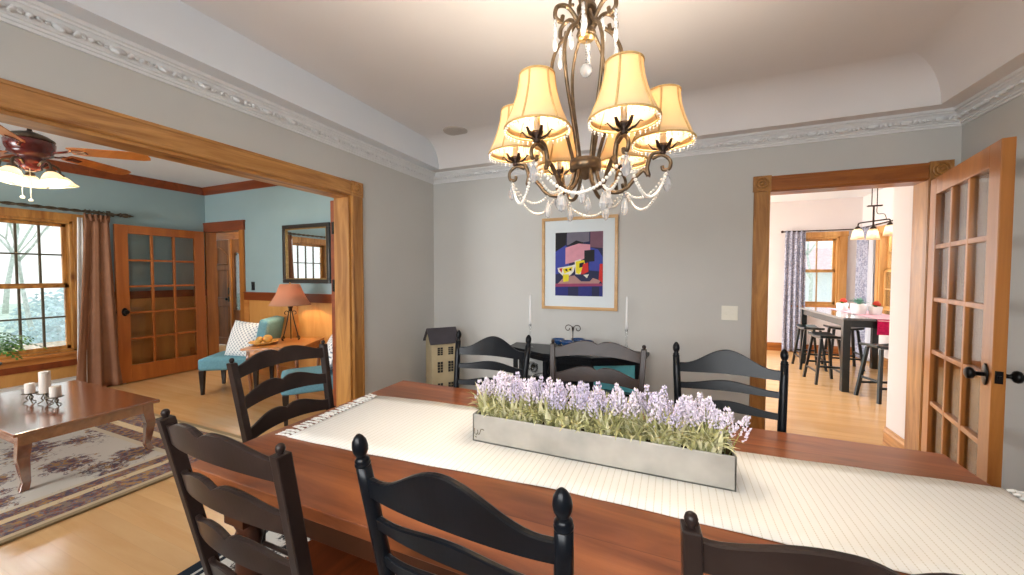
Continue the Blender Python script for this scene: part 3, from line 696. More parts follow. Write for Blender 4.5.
run = tag(c.build('table_runner', 'runner_cloth', solid=.003), 'cream striped table runner lying along the plank table', 'table runner')
for x0, dx in ((-1.405, -1), (.93, 1)):
    c = MB(); ya, yb = lerp_poly(near, x0), lerp_poly(far, x0); n = 24
    for k in range(n):
        f_ = (k+.5)/n; y = ya+(yb-ya)*f_; zz = rz(x0)+.001; xs = x0-(.035*f_ if dx < 0 else 0)+dx*.002
        Lf = .065 if dx < 0 else .075
        j1, j2 = rnd.uniform(-.004, .004), rnd.uniform(-.012, .012)
        c.tube([(xs, y, zz), (xs+dx*.012, y+j1, zz+.001), (xs+dx*.02, y+j1, zz)], [.0035, .0062, .0048], 6)
        for q in (-1, 0, 1):
            c.tube([(xs+dx*.02, y+j1, zz), (xs+dx*Lf*.6, y+j2*.5+q*.0035, zz+.001), (xs+dx*Lf, y+j2+q*.006, zz-.001+rnd.uniform(-.001, .002))], [.004, .0028, .0016], 5)
    c.build('fringe', 'runner_cloth', run)
# planter with lavender
PX0, PX1, PY0, PY1 = -.708, .182, 1.272, 1.402
pl = thing('lavender_planter', 'long whitewashed planter box of artificial lavender on the table runner', 'planter', ((PX0+PX1)/2, (PY0+PY1)/2, TH+.006))
PW, PD, PH = (PX1-PX0)/2, (PY1-PY0)/2, .106
c = MB()
c.box((-PW, -PD, 0), (PW, -PD+.006, PH)); c.box((-PW, PD-.006, 0), (PW, PD, PH)); c.box((-PW, -PD, 0), (-PW+.006, PD, PH)); c.box((PW-.006, -PD, 0), (PW, PD, PH)); c.box((-PW, -PD, 0), (PW, PD, .006))
bx = c.build('planter_box', 'zinc', pl, bev=.0015)
c = MB()
for pts in ([(.008, .05), (.010, .03), (.016, .025), (.02, .034)], [(.022, .046), (.024, .028), (.03, .03), (.036, .048)], [(.036, .05), (.043, .052), (.05, .048)], [(.012, .02), (.018, .016)]):
    c.tube([(-PW+x, -PD-.0006, z) for x, z in pts], .0012, 5)
c.build('ink_mark', 'soil', bx)
MB().box((-PW+.006, -PD+.006, PH-.03), (PW-.006, PD-.006, PH-.014)).build('moss', 'soil', pl)
def leaf(c, base, az, Lg, wdt, bend, mi):
    vs = []; n = 5
    ca, sa = math.cos(az), math.sin(az)
    for i in range(n+1):
        t_ = i/n; el = R(84)-bend*t_
        if i == 0: p = Vector(base)
        else: p = p+Vector((ca*math.cos(el), sa*math.cos(el), math.sin(el)))*Lg/n
        w_ = wdt*(.45+1.1*t_*(1-t_)*2)*(1-t_**3) + .0004
        vs += [tuple(p+Vector((-sa*w_, ca*w_, 0))), tuple(p+Vector((0, 0, -w_*.5))), tuple(p+Vector((sa*w_, -ca*w_, 0)))]
    fs = []
    for i in range(n):
        fs += [(i*3, i*3+1, i*3+4, i*3+3), (i*3+1, i*3+2, i*3+5, i*3+4)]
    c.add(vs, fs, mi, True)
tufts = []
for v_ in range(5):
    c = MB(); rr = random.Random(v_+3)
    for k in range(24):
        leaf(c, (rr.uniform(-.013, .013), rr.uniform(-.013, .013), 0), rr.uniform(0, 2*PI), rr.uniform(.065, .12), rr.uniform(.004, .0072), rr.uniform(.3, 1.95), rr.choice((0, 0, 1)))
    tufts.append(c)
spikes = []
for v_ in range(5):
    c = MB(); rr = random.Random(v_+30); hgt = .085
    bx_, by_ = rr.uniform(-.012, .012), rr.uniform(-.012, .012)
    c.tube([(0, 0, 0), (bx_*.4, by_*.4, .05), (bx_, by_, .085), (bx_*1.6, by_*1.6, .085+.066)], [.0016, .0014, .0012, .0008], 5, 1)
    for lv in range(10):
        z = .078+lv*.0072; rad = .015*(1-(lv/10)**1.8)+.003
        for k in range(5):
            a = 2*PI*k/5+lv*.7+rr.uniform(-.3, .3); q = rr.uniform(.45, 1.3)
            cx, cy = bx_*(1+(z-.085)*9)+rad*math.cos(a)*q, by_*(1+(z-.085)*9)+rad*math.sin(a)*q
            s_ = rr.uniform(.0026, .0054); z += rr.uniform(-.002, .002)
            c.add([(cx-s_, cy, z), (cx+s_, cy, z), (cx, cy-s_, z), (cx, cy+s_, z), (cx, cy, z-s_), (cx+rad*.2*math.cos(a), cy+rad*.2*math.sin(a), z+s_*1.6)],
                  [(0, 2, 5), (2, 1, 5), (1, 3, 5), (3, 0, 5), (2, 0, 4), (1, 2, 4), (3, 1, 4), (0, 3, 4)], 0)
    spikes.append(c)
tm = [c.build('foliage_tuft', ['leaf_sage', 'leaf_pale'], pl) for c in tufts]
sm_ = [c.build('flower_spike', ['lavender' if i % 2 else 'lavender_b', 'stem_green'], pl) for i, c in enumerate(spikes)]
def scatter(protos, spots):
    for i, (x, y, z, a, s_, tx, ty) in enumerate(spots):
        o = protos[i] if i < len(protos) else protos[rnd.randrange(len(protos))].copy()
        if i >= len(protos): COL.objects.link(o); o.parent = pl
        o.location = (x, y, z); o.rotation_euler = (tx, ty, a); o.scale = (s_, s_, s_)
sp = []
for i in range(23):
    for j in range(3):
        sp.append((-PW+.03+(2*PW-.06)*(i+.5+rnd.uniform(-.3, .3))/23, -PD+.026+j*.04+rnd.uniform(-.006, .006), PH-.016, rnd.uniform(0, 6.28), rnd.uniform(.95, 1.3), 0, 0))
rnd.shuffle(sp); scatter(tm, sp)
sp = []
for i in range(96):
    x = -PW+.015+(2*PW-.03)*(i+.5)/96; y = rnd.uniform(-PD+.03, PD-.02)
    tx, ty = rnd.uniform(-.12, .12)-y*1.2, rnd.uniform(-.15, .15)
    if i > 94: ty = .3
    sp.append((x, y, PH-.02, rnd.uniform(0, 6.28) if i < 94 else 0, rnd.uniform(.92, 1.2), tx, ty))
rnd.shuffle(sp); scatter(sm_, sp)

# ------------------------------------------------------------------ dining chairs
def lean(z): return -.115*max(0, (z-.45))/.62-.02*(1-min(z, .45)/.45)
def rail(c, hw_, zt, zb, th, bow, n=28, mi=0):
    """curved rail from -hw to hw; zt,zb: top and bottom curves of u in [-1,1]"""
    rings = []
    for i in range(n+1):
        u = -1+2*i/n; x = u*hw_(.5*(zt(u)+zb(u))); a, b_ = zt(u), zb(u)
        y = lambda z: lean(z)-bow*(1-u*u)
        rings.append([(x, y(b_)-th/2, b_), (x, y(b_)+th/2, b_), (x, y(a)+th/2, a-.002), (x, y(a)+th/4, a), (x, y(a)-th/4, a), (x, y(a)-th/2, a-.002)])
    c.loft(rings, mi, smooth=False)
def chair_base(t, mat, turned):
    c = MB(); c.prism([(-.205, -.005), (.205, -.005), (.222, .375), (.20, .402), (-.20, .402), (-.222, .375)], .435, .462); c.build('seat', 'seat_wood', t, bev=.006)
    for sx in (-1, 1):
        c = MB()
        if turned: c.tube([(sx*.196, .36, 0), (sx*.196, .36, .06), (sx*.196, .36, .2), (sx*.195, .36, .36), (sx*.195, .36, .435)], [.013, .017, .021, .018, .017], 12)
        else: c.box((sx*.195-.018, .342, 0), (sx*.195+.018, .378, .435))
        c.build('leg', mat, t)
    c = MB()
    for z in (.14, .27): c.tube([(-.196, .36, z), (.196, .36, z)], .010, 8)
    c.build('front_stretcher', mat, t)
    for sx in (-1, 1):
        c = MB()
        for z in (.11, .25): c.tube([(sx*.196, .36, z), (sx*.195, lean(z), z+.02)], .009, 8)
        c.build('side_stretcher', mat, t)
def turned_chair(label):
    t = thing('dining_chair', label, 'chair'); mat = 'black_paint'
    chair_base(t, mat, True)
    hwf = lambda z: .192+.034*max(0, z-.45)/.62
    for sx in (-1, 1):
        zs = [0, .05, .2, .42, .46, .62, .80, .95, 1.006]
        c = MB(); c.tube([(sx*hwf(z), lean(z), z) for z in zs], [.013, .017, .018, .017, .019, .0175, .017, .0165, .0155], 14)
        p = c.build('back_post', mat, t)
        c = MB(); T = TR((sx*hwf(1.006), lean(1.006), 1.004), rx=.17)
        c.lathe([(.0165, 0), (.0165, .004), (.0135, .007), (.0155, .011), (.012, .015), (.0095, .019), (.012, .024), (.0155, .032), (.0165, .042), (.0145, .054), (.009, .064), (.004, .069), (0, .070)], 16, T=T)
        c.build('finial', mat, p)
    hh = lambda z: hwf(z)-.008
    bump = lambda u: .5+.5*math.cos(PI*min(1, abs(u)/.9))
    c = MB(); rail(c, hh, lambda u: .976+.072*bump(u), lambda u: .934+.004*bump(u), .017, .02); c.build('crest_rail', mat, t)
    for z in (.857, .765, .673):
        c = MB(); rail(c, hh, lambda u: z+.027+.023*bump(u), lambda u: z+.003*bump(u), .015, .02); c.build('back_slat', mat, t)
    return t
def square_chair(label):
    t = thing('dining_chair', label, 'chair'); mat = 'espresso'
    chair_base(t, mat, False)
    hwf = lambda z: .20+.035*max(0, z-.45)/.62
    for sx in (-1, 1):
        c = MB(); rings = []
        for z in (0, .2, .45, .75, 1.035):
            x, y = sx*hwf(z), lean(z); a, b_ = .0135, .0168
            rings.append([(x-a, y-b_, z), (x+a, y-b_, z), (x+a, y+b_, z), (x-a, y+b_, z)])
        c.loft(rings, smooth=False); p = c.build('back_post', mat, t, bev=.003)
        c = MB(); x, y = sx*hwf(1.035), lean(1.035)
        c.lathe([(.007, 1.033), (.006, 1.037), (.009, 1.041), (.010, 1.047), (.008, 1.053), (.004, 1.056), (0, 1.0565)], 14, T=TR((x, y, 0)))
        c.build('finial', mat, p)
    hh = lambda z: hwf(z)-.012
    def hump(u):
        a = abs(u)
        if a > .94: return 0
        b_ = .037*math.sin(PI/2*min(1, (.94-a)/.66))**1.4
        return b_-(.016*(1-a/.2)**1.5 if a < .2 else 0)
    for k, z in enumerate((.966, .834, .702, .57)):
        c = MB(); rail(c, hh, lambda u: z+.052+hump(u), lambda u: z+.016*(1-u*u), .016, .03, n=36); c.build('crest_rail' if k == 0 else 'back_slat', mat, t)
    return t
def place(o, cx, cy, rot, ztop):
    """put a chair so the middle of its post tops is at (cx,cy)"""
    y = lean(ztop); o.location = (cx+math.sin(rot)*y, cy-math.cos(rot)*y, .0055); o.rotation_euler.z = rot
G = 'chairs around the dining table'
ct = turned_chair('black ladder-back chair with egg-shaped finials pulled up before the middle of the near table side'); ct['group'] = G
place(ct, -.377, .574, R(-3.5), 1.07)
def tchair(cx, cy, rot, lab):
    o = dup(ct, (0, 0, 0), 0, lab, G); place(o, cx, cy, rot, 1.07)
tchair(-.955, 1.955, R(180.7), 'black ladder-back chair with egg finials beside the little dollhouse')
tchair(.243, 2.035, R(178.9), 'black ladder-back chair with egg finials in front of the kitchen doorway casing')
cs_ = square_chair('dark square-post chair with double-hump rails at the near left corner of the table'); cs_['group'] = G
place(cs_, -.975, .525, R(-2.3), 1.055)
def schair(cx, cy, rot, lab):
    o = dup(cs_, (0, 0, 0), 0, lab, G); place(o, cx, cy, rot, 1.055)
schair(-1.707, 1.215, R(-87.6), 'dark square-post chair at the end of the table by the wide opening')
schair(-.36, 1.97, R(182), 'dark square-post chair behind the lavender, before the black console')
schair(.262, .62, R(5), 'dark square-post chair cut off by the bottom right edge, only its top rail showing')
c = MB(); c.box((-1.85, -1.15, 0), (1.85, 1.15, .004)); tag(c.build('dining_rug', 'dining_rug', loc=(-.27, 1.32, .001)), 'black and white scroll-patterned rug under the dining table', 'rug')

# ------------------------------------------------------------------ chandelier
CX, CY = -.281, 1.30
ch = thing('chandelier', 'bronze scroll chandelier with six cream bell shades and crystal swags', 'chandelier', (CX, CY, 0))
RA = .247; A0 = R(-52.8); ZB = 1.843
c = MB()
c.lathe([(0, 2.735), (.065, 2.738), (.07, 2.75), (0, 2.7515)], 20)
c.build('canopy', 'bronze', ch)
c = MB()
for i in range(9):
    z = 2.42+i*.036; T = TR((0, 0, z), rz=(i % 2)*PI/2)
    c.tube([(.011*math.cos(a), 0, .024*math.sin(a)) for a in [2*PI*k/12 for k in range(13)]], .0032, 6, T=T, caps=False)
c.build('chain', 'bronze', ch)
c = MB()
c.lathe([(0, 2.13+.085), (.030, 2.215), (.034, 2.222), (.030, 2.235), (.018, 2.24), (.020, 2.29), (.032, 2.30), (.034, 2.312), (.026, 2.325), (.022, 2.36), (.030, 2.38), (.016, 2.40), (.006, 2.42), (0, 2.425)], 18)
c.build('column', 'bronze', ch)
c = MB(); c.lathe([(0, 2.207), (.026, 2.208), (.030, 2.2145), (0, 2.2145)], 18); c.build('gold_disc', 'gold', ch)
for k in range(6):       # cage rods: from the neck outwards then in to the lower ring
    a = A0+k*PI/3; T = TR(rz=a)
    c = MB()
    c.tube(smooth_path([(.024, 0, 2.29), (.05, 0, 2.245), (.095, 0, 2.20), (.118, 0, 2.13), (.105, 0, 2.03), (.072, 0, 1.92), (.045, 0, 1.82), (.044, 0, 1.79)], 5), .0062, 8, T=T)
    c.build('cage_rod', 'bronze', ch)
for k in range(6):       # top scrolls
    a = A0+R(30)+k*PI/3; T = TR(rz=a); c = MB()
    c.tube(smooth_path([(.022, 0, 2.24), (.04, 0, 2.275), (.07, 0, 2.305), (.105, 0, 2.298), (.112, 0, 2.265), (.092, 0, 2.252), (.085, 0, 2.272)], 5), [.0075]*29+[.006, .009] if False else .0072, 8, T=T)
    c.tube(smooth_path([(.02, 0, 2.32), (.035, 0, 2.37), (.06, 0, 2.385), (.07, 0, 2.36), (.055, 0, 2.35)], 5), .0055, 8, T=T)
    sc_ = c.build('scroll', 'bronze', ch)
    c = MB(); zc = 2.250
    for j in range(5): c.sphere((.112, 0, zc-.012*j), .0068, 6, 4, T=T)
    c.lathe([(0, zc-.10), (.006, zc-.094), (.0095, zc-.08), (.006, zc-.058), (0, zc-.046)], 6, T=T @ Matrix.Translation((.112, 0, 0)), smooth=False)
    c.build('crystal', 'crystal', sc_); c = MB()
    c.lathe([(0, 2.20), (.007, 2.208), (.011, 2.222), (.007, 2.244), (0, 2.256)], 6, T=T @ Matrix.Translation((.062, 0, 0)), smooth=False)
    c.build('crystal', 'crystal', sc_)
c = MB()
c.lathe([(.046, 1.765), (.052, 1.768), (.054, 1.785), (.052, 1.802), (.046, 1.805)], 24); c.lathe([(0, 1.735), (.012, 1.74), (.02, 1.755), (.04, 1.765), (.046, 1.768), (0, 1.77)], 20)
c.build('hub_ring', 'bronze', ch)
c = MB()
for j in range(9): c.sphere((0, 0, 2.20-.0085*j), .003, 6, 4)
c.sphere((0, 0, 2.105), .022, 10, 7); c.build('crystal_ball', 'crystal', ch)
arms = []
for k in range(6):
    a = A0+k*PI/3; T = TR(rz=a)
    c = MB()
    c.tube(smooth_path([(.035, 0, 1.775), (.048, 0, 1.725), (.085, 0, 1.69), (.13, 0, 1.695), (.165, 0, 1.735), (.19, 0, 1.755), (.205, 0, 1.735), (.20, 0, 1.765), (.215, 0, 1.805), (RA, 0, 1.81)], 6), .0068, 8, T=T)
    c.tube(smooth_path([(.215, 0, 1.79), (.245, 0, 1.80), (.27, 0, 1.78), (.268, 0, 1.755), (.25, 0, 1.752), (.246, 0, 1.765)], 6), .0058, 8, T=T)
    arm = c.build('arm', 'bronze', ch); arms.append(arm)
    Tc = T @ Matrix.Translation((RA, 0, 0))
    c = MB(); c.lathe([(.006, 1.80), (.012, 1.806), (.008, 1.812), (.016, 1.826), (.019, 1.834), (.012, 1.834)], 14, T=Tc)
    for q in range(6):
        qa = 2*PI*q/6
        c.tube([(.010*math.cos(qa), .010*math.sin(qa), 1.814), (.030*math.cos(qa), .030*math.sin(qa), 1.822), (.044*math.cos(qa), .044*math.sin(qa), 1.838), (.052*math.cos(qa), .052*math.sin(qa), 1.834)], [.004, .007, .0045, .0015], 6, T=Tc, flat=.45)
    c.build('leaf_cup', 'lamp_iron', arm)
    c = MB(); c.lathe([(.0095, 1.83), (.0095, 1.90), (.007, 1.903), (0, 1.903)], 12, T=Tc); c.build('candle_sleeve', 'candle_wax', arm)
    c = MB(); c.lathe([(.004, 1.903), (.011, 1.915), (.013, 1.93), (.009, 1.945), (.002, 1.957), (0, 1.958)], 12, T=Tc); c.build('bulb', 'bulb_warm', arm)
    c = MB(); pr = [(.096, ZB), (.087, ZB+.020), (.074, ZB+.05), (.063, ZB+.082), (.055, ZB+.112), (.051, ZB+.14), (.050, ZB+.156)]
    c.shell(pr, 32, T=Tc); sh = c.build('lamp_shade', 'shade_cloth', ch, solid=.0016)
    c = MB()
    for rr_, zz in ((.0965, ZB), (.0505, ZB+.156)):
        c.tube([(rr_*math.cos(x), rr_*math.sin(x), zz) for x in [2*PI*i/32 for i in range(33)]], .0034, 6, T=Tc, caps=False)
    for q in range(6):
        qa = 2*PI*q/6+.3; c.tube([((r_+.001)*math.cos(qa), (r_+.001)*math.sin(qa), z_) for r_, z_ in pr], .0035, 5, T=Tc)
    c.build('shade_piping', 'shade_trim', sh)
    c = MB()
    for q in range(36):
        qa = 2*PI*q/36; c.sphere((.096*math.cos(qa), .096*math.sin(qa), ZB-.008), .0034, 6, 4, T=Tc)
        c.sphere((.096*math.cos(qa), .096*math.sin(qa), ZB-.0145), .0024, 5, 3, T=Tc)
    c.build('bead_fringe', 'pearl', sh)
    l = bpy.data.lights.new('chandelier_bulb', 'POINT'); l.energy = 6.2; l.color = (1, .87, .70); l.shadow_soft_size = .012
    lo = bpy.data.objects.new('chandelier_bulb', l); COL.objects.link(lo); lo.location = (CX+RA*math.cos(a), CY+RA*math.sin(a), 1.972)
for k in range(6):       # swags between arm tips with drops
    a0, a1 = A0+k*PI/3, A0+(k+1)*PI/3
    p = Vector((.262*math.cos(a0), .262*math.sin(a0), 1.75)); q = Vector((.262*math.cos(a1), .262*math.sin(a1), 1.75))
    c = MB(); n = 30
    for i in range(n+1):
        u = i/n; pt = p.lerp(q, u); pt.z -= .105*(1-(2*u-1)**2); c.sphere(tuple(pt), .0055, 7, 5)
    p2 = Vector((.13*math.cos(a0), .13*math.sin(a0), 1.69))
    for i in range(17):
        u = i/16; pt = p.lerp(p2, u); pt.z -= .05*(1-(2*u-1)**2); c.sphere(tuple(pt), .005, 6, 4)
    c.build('bead_swag', 'pearl', ch)
    T = Matrix.Translation((p.x, p.y, 0))
    for zt_, TT in ((1.742, T), (1.672, Matrix.Translation((p2.x, p2.y, 0))), (1.70, Matrix.Translation((.09*math.cos(a0+.5), .09*math.sin(a0+.5), 0)))):
        c = MB(); c.sphere((0, 0, zt_-.002), .0045, 6, 4, T=TT)
        c.lathe([(0, zt_-.062), (.008, zt_-.056), (.0135, zt_-.04), (.009, zt_-.02), (.003, zt_-.006), (0, zt_-.004)], 8, T=TT, smooth=False)
        c.build('crystal_drop', 'crystal', ch)

# ------------------------------------------------------------------ back wall things
pf = thing('framed_picture', 'framed abstract still life in a light oak frame above the black console', 'picture', (-.811, YB, 1.518))
c = MB(); fw, fh = .357, .434
for a, b_ in (((-fw, -fh), (fw, -fh+.028)), ((-fw, fh-.028), (fw, fh)), ((-fw, -fh+.028), (-fw+.028, fh-.028)), ((fw-.028, -fh+.028), (fw, fh-.028))): c.box((a[0], -.028, a[1]), (b_[0], -.001, b_[1]))
c.build('picture_frame', 'frame_oak', pf, bev=.003)
MB().box((-fw+.02, -.012, -fh+.02), (fw-.02, -.003, fh-.02)).build('mat_board', 'mat_board', pf)
c = MB(); aw, ah0, ah1 = .224, -.304, .292
names = ['art_navy', 'art_blue', 'art_black', 'art_pink', 'art_mauve', 'art_yellow', 'art_red', 'art_white', 'art_grey', 'art_plum', 'art_deep', 'art_skin']
lay = [0]
def patch(nm, pts):
    y = -.0126-.0003*lay[0]; lay[0] += 1
    P = [(-aw+2*aw*u, -y, ah1-(ah1-ah0)*v) for u, v in pts]
    c.prism([(x, z) for x, _, z in P], 0, .0003, names.index(nm), T=Matrix.Translation((0, y, 0)) @ Matrix.Rotation(R(90), 4, 'X'))
patch('art_navy', [(0, 0), (1, 0), (1, 1), (0, 1)])
patch('art_grey', [(.25, 0), (.72, 0), (.72, .15), (.25, .2)]); patch('art_black', [(0, 0), (.25, 0), (.22, .22), (0, .3)]); patch('art_mauve', [(.74, 0), (1, 0), (1, .26), (.74, .24)])
patch('art_blue', [(0, .3), (.22, .2), (.3, .26), (.3, .62), (0, .66)]); patch('art_blue', [(.72, .24), (.9, .28), (1, .4), (1, .62), (.72, .6)])
patch('art_black', [(.28, .2), (.45, .13), (.62, .17), (.5, .2)]); patch('art_pink', [(.22, .24), (.5, .18), (.74, .2), (.74, .36), (.56, .44), (.22, .5)])
patch('art_black', [(.62, .29), (.83, .28), (.83, .46), (.62, .47)]); patch('art_skin', [(.2, .7), (.6, .66), (.96, .76), (.9, .82), (.04, .82)])
patch('art_plum', [(0, .81), (1, .80), (1, .84), (0, .86)]); patch('art_deep', [(0, .86), (1, .84), (1, 1), (0, 1)]); patch('art_navy', [(.28, .86), (.5, .85), (.5, 1), (.28, 1)]); patch('art_navy', [(.78, .85), (.93, .85), (.93, 1), (.78, 1)])
patch('art_white', [(.05, .56), (.36, .52), (.44, .5), (.4, .62), (.32, .68), (.16, .68), (.07, .62)]); patch('art_red', [(.08, .57), (.16, .56), (.14, .64)]); patch('art_yellow', [(.16, .57), (.38, .54), (.36, .6), (.2, .65)])
patch('art_black', [(.2, .59), (.26, .57), (.27, .62)]); patch('art_black', [(.29, .58), (.35, .56), (.35, .61)]); patch('art_yellow', [(.17, .66), (.3, .66), (.29, .77), (.18, .78)])
patch('art_white', [(.42, .45), (.55, .42), (.6, .66), (.44, .66)]); patch('art_yellow', [(.44, .46), (.62, .44), (.64, .52), (.52, .66), (.45, .64)]); patch('art_black', [(.52, .49), (.62, .47), (.6, .54), (.52, .56)])
patch('art_red', [(.6, .5), (.7, .48), (.71, .62), (.54, .68)]); patch('art_navy', [(.42, .68), (.55, .66), (.78, .66), (.84, .68), (.74, .77), (.56, .77)]); patch('art_white', [(.6, .67), (.72, .66), (.68, .72)])
patch('art_blue', [(.78, .5), (.9, .5), (.9, .6), (.78, .6)]); patch('art_red', [(.94, .5), (1, .5), (1, .8), (.92, .74)])
c.build('artwork', names, pf)
sw = thing('switch_plate', 'ivory double switch plate on the wall beside the kitchen doorway', 'switch', (.427, YB, 1.103))
MB().box((-.058, -.006, -.058), (.058, 0, .058)).build('plate', 'ivory', sw, bev=.002)
for x in (-.024, .024): MB().box((x-.008, -.014, -.012), (x+.008, -.005, .012)).build('toggle', 'ivory', sw, bev=.002)
c = MB(); c.lathe([(0, 2.742), (.095, 2.742), (.11, 2.744), (.115, ZT-.0005), (0, ZT-.0005)], 28)
tag(c.build('ceiling_speaker', 'speaker_cloth', loc=(-1.882, 3.07, 0)), 'round flush grille speaker on the tray ceiling', 'speaker')

# console
cn = thing('console_table', 'black console table with clipped corners under the framed picture', 'console table', (-.806, 3.47, 0))
poly = [(-.628, 0), (-.61, -.22), (-.21, -.43), (.21, -.43), (.61, -.22), (.628, 0)]
MB().prism(poly, .712, .74).build('table_top', 'black_paint', cn, bev=.004)
c = MB(); ins = [(x*.94, y*.93-.004) for x, y in poly]; c.prism(ins, .665, .712); c.build('apron', 'black_paint', cn, bev=.003)
for x, y in ((-.56, -.03), (.56, -.03), (-.55, -.2), (.55, -.2), (-.2, -.375), (.2, -.375)):
    MB().box((x-.018, y-.018, 0), (x+.018, y+.018, .665)).build('leg', 'black_paint', cn, bev=.003)
c = MB(); c.prism([(x*.92, y*.9-.004) for x, y in poly], .40, .42); c.build('shelf', 'black_paint', cn, bev=.003)
MB().box((-.30, -.06, .42), (.56, -.02, .665)).build('back_panel', 'black_paint', cn)
tr = tag(MB().box((-.19, -.012, 0), (.19, .0, .238)).build('reflection_panel', 'teal_reflection', loc=(-.47, 3.30, .4205), rotz=R(-4), bev=.004), 'teal panel in place of a reflection on the console cabinet door', 'reflection panel')  # teal sheet paints a reflection on the console's cabinet door
c = MB(); c.shell([(.0, .004), (.05, .005), (.09, .03), (.115, .07), (.12, .085), (.112, .068), (.088, .034), (.05, .012), (0, .011)], 24)
tag(c.build('glass_bowl', 'clear_glass', loc=(-1.03, 3.20, .4205)), 'clear glass bowl on the console shelf', 'bowl')
for i, (x, y, lab) in enumerate(((-1.17, 3.27, 'clear wine glass on the console shelf just left of the glass bowl'), (-1.22, 3.33, 'clear wine glass at the left end of the console shelf'))):
    c = MB(); c.shell([(0, .002), (.03, .002), (.03, .004), (.004, .008), (.0035, .07), (.012, .08), (.03, .10), (.036, .13), (.032, .165), (.031, .165), (.034, .13), (.028, .103), (0, .085)], 18)
    tag(c.build('wine_glass', 'clear_glass', loc=(x, y, .4205)), lab, 'glass', 'wine glasses on the console shelf')
for x, y, l1, l2 in ((-1.215, 3.285, 'clear glass candlestick at the left end of the console top', 'white taper candle in the left glass candlestick'), (-.352, 3.285, 'clear glass candlestick at the right end of the console top', 'white taper candle in the right glass candlestick')):
    c = MB(); c.lathe([(.042, .0), (.044, .004), (.034, .012), (.010, .022), (.0075, .05), (.012, .07), (.0065, .09), (.0065, .16), (.010, .175), (.013, .20), (.013, .212), (.0105, .212), (.0105, .197), (0, .196)], 18)
    tag(c.build('candlestick', 'clear_glass', loc=(x, y, .7405)), l1, 'candlestick', 'glass candlesticks')
    c = MB(); c.lathe([(.0098, 0), (.0096, .06), (.0075, .27), (.006, .284), (.0012, .29), (.0012, .298), (0, .298)], 14)
    tag(c.build('taper_candle', 'white_wax', loc=(x, y, .7405+.1985)), l2, 'candle', 'white taper candles')
rk = thing('bowl_rack', 'black wire rack with a double-scroll handle on the console', 'rack', (-.80, 3.24, .7405))
c = MB()
c.tube([(0, 0, .012), (0, 0, .22)], .004, 8)
for s_ in (-1, 1):
    c.tube([(s_*x, 0, z) for x, _, z in [(.0, 0, .17)]+[(.0+.002*i, 0, .17+.008*i) for i in range(1, 4)]]+[(s_*p[0], 0, p[2]) for p in spiral(.042, .20, .036, .010, PI*.98, -PI*1.1, 22)], .0035, 6)
c.build('handle', 'lamp_iron', rk)
c = MB()
for x, y in ((-.13, -.01), (-.03, -.087), (.03, .062), (.127, -.022)): c.tube([(0, 0, .030), (x, y, .046)], .003, 6); c.tube([(x+.03*math.cos(a), y+.03*math.sin(a), .048) for a in [2*PI*i/14 for i in range(15)]], .003, 6, caps=False)
for a in (0, 2.1, 4.2): c.tube([(0, 0, .012), (.05*math.cos(a), .05*math.sin(a), .003)], .003, 6)
c.build('base_wire', 'lamp_iron', rk)
for i, (x, y, lab) in enumerate(((-.13, -.01, 'blue glazed bowl at the left of the wire rack'), (-.03, -.087, 'blue glazed bowl at the front of the wire rack'), (.03, .062, 'blue glazed bowl behind the scroll handle of the wire rack'), (.127, -.022, 'blue glazed bowl at the right of the wire rack'))):
    c = MB(); c.lathe([(.02, 0), (.024, .004), (.045, .022), (.058, .042), (.061, .05), (.056, .05), (.042, .027), (.02, .012), (0, .011)], 22)
    tag(c.build('blue_bowl', 'blue_glaze', loc=(-.80+x, 3.24+y, .7405+.052)), lab, 'bowl', 'blue bowls in the wire rack')
# dollhouse (standing on a small plinth)
dh = thing('dollhouse', 'tan dollhouse with a slate roof standing in the corner of the room', 'dollhouse', (-2.13, 3.19, 0), R(50))
HW, HDp, HZ = .13, .11, .765
c = MB(); c.box((-HW, -HDp, 0), (HW, HDp, HZ)); c.add([(-HW, -HDp, HZ), (-HW, HDp, HZ), (-HW, 0, HZ+.10), (HW, -HDp, HZ), (HW, HDp, HZ), (HW, 0, HZ+.10)], [(0, 2, 1), (3, 4, 5), (0, 3, 5, 2), (1, 2, 5, 4)])
c.build('body', 'house_tan', dh, bev=.002)
c = MB()
for s_ in (-1, 1):
    c.loft([[(x, s_*(HDp+.03), HZ-.026), (x, s_*(HDp+.03), HZ-.012), (x, 0, HZ+.118), (x, 0, HZ+.102)] for x in (-HW-.02, HW+.02)], smooth=False)
c.build('roof', 'house_roof', dh)
for x in (-.045, .062):
    for z, h in ((.665, .075), (.51, .105), (.30, .105)):
        c = MB(); c.box((x-.026, -HDp-.003, z-h/2), (x+.026, -HDp+.001, z+h/2), 0)
        f = c.build('window', 'switch_black', dh)
        c = MB(); c.box((x-.0015, -HDp-.006, z-h/2), (x+.0015, -HDp-.003, z+h/2)); 
        for q in (-1, 0, 1): c.box((x-.026, -HDp-.006, z+q*h*.25-.0012), (x+.026, -HDp-.003, z+q*h*.25+.0012))
        c.build('muntins', 'house_tan', f)

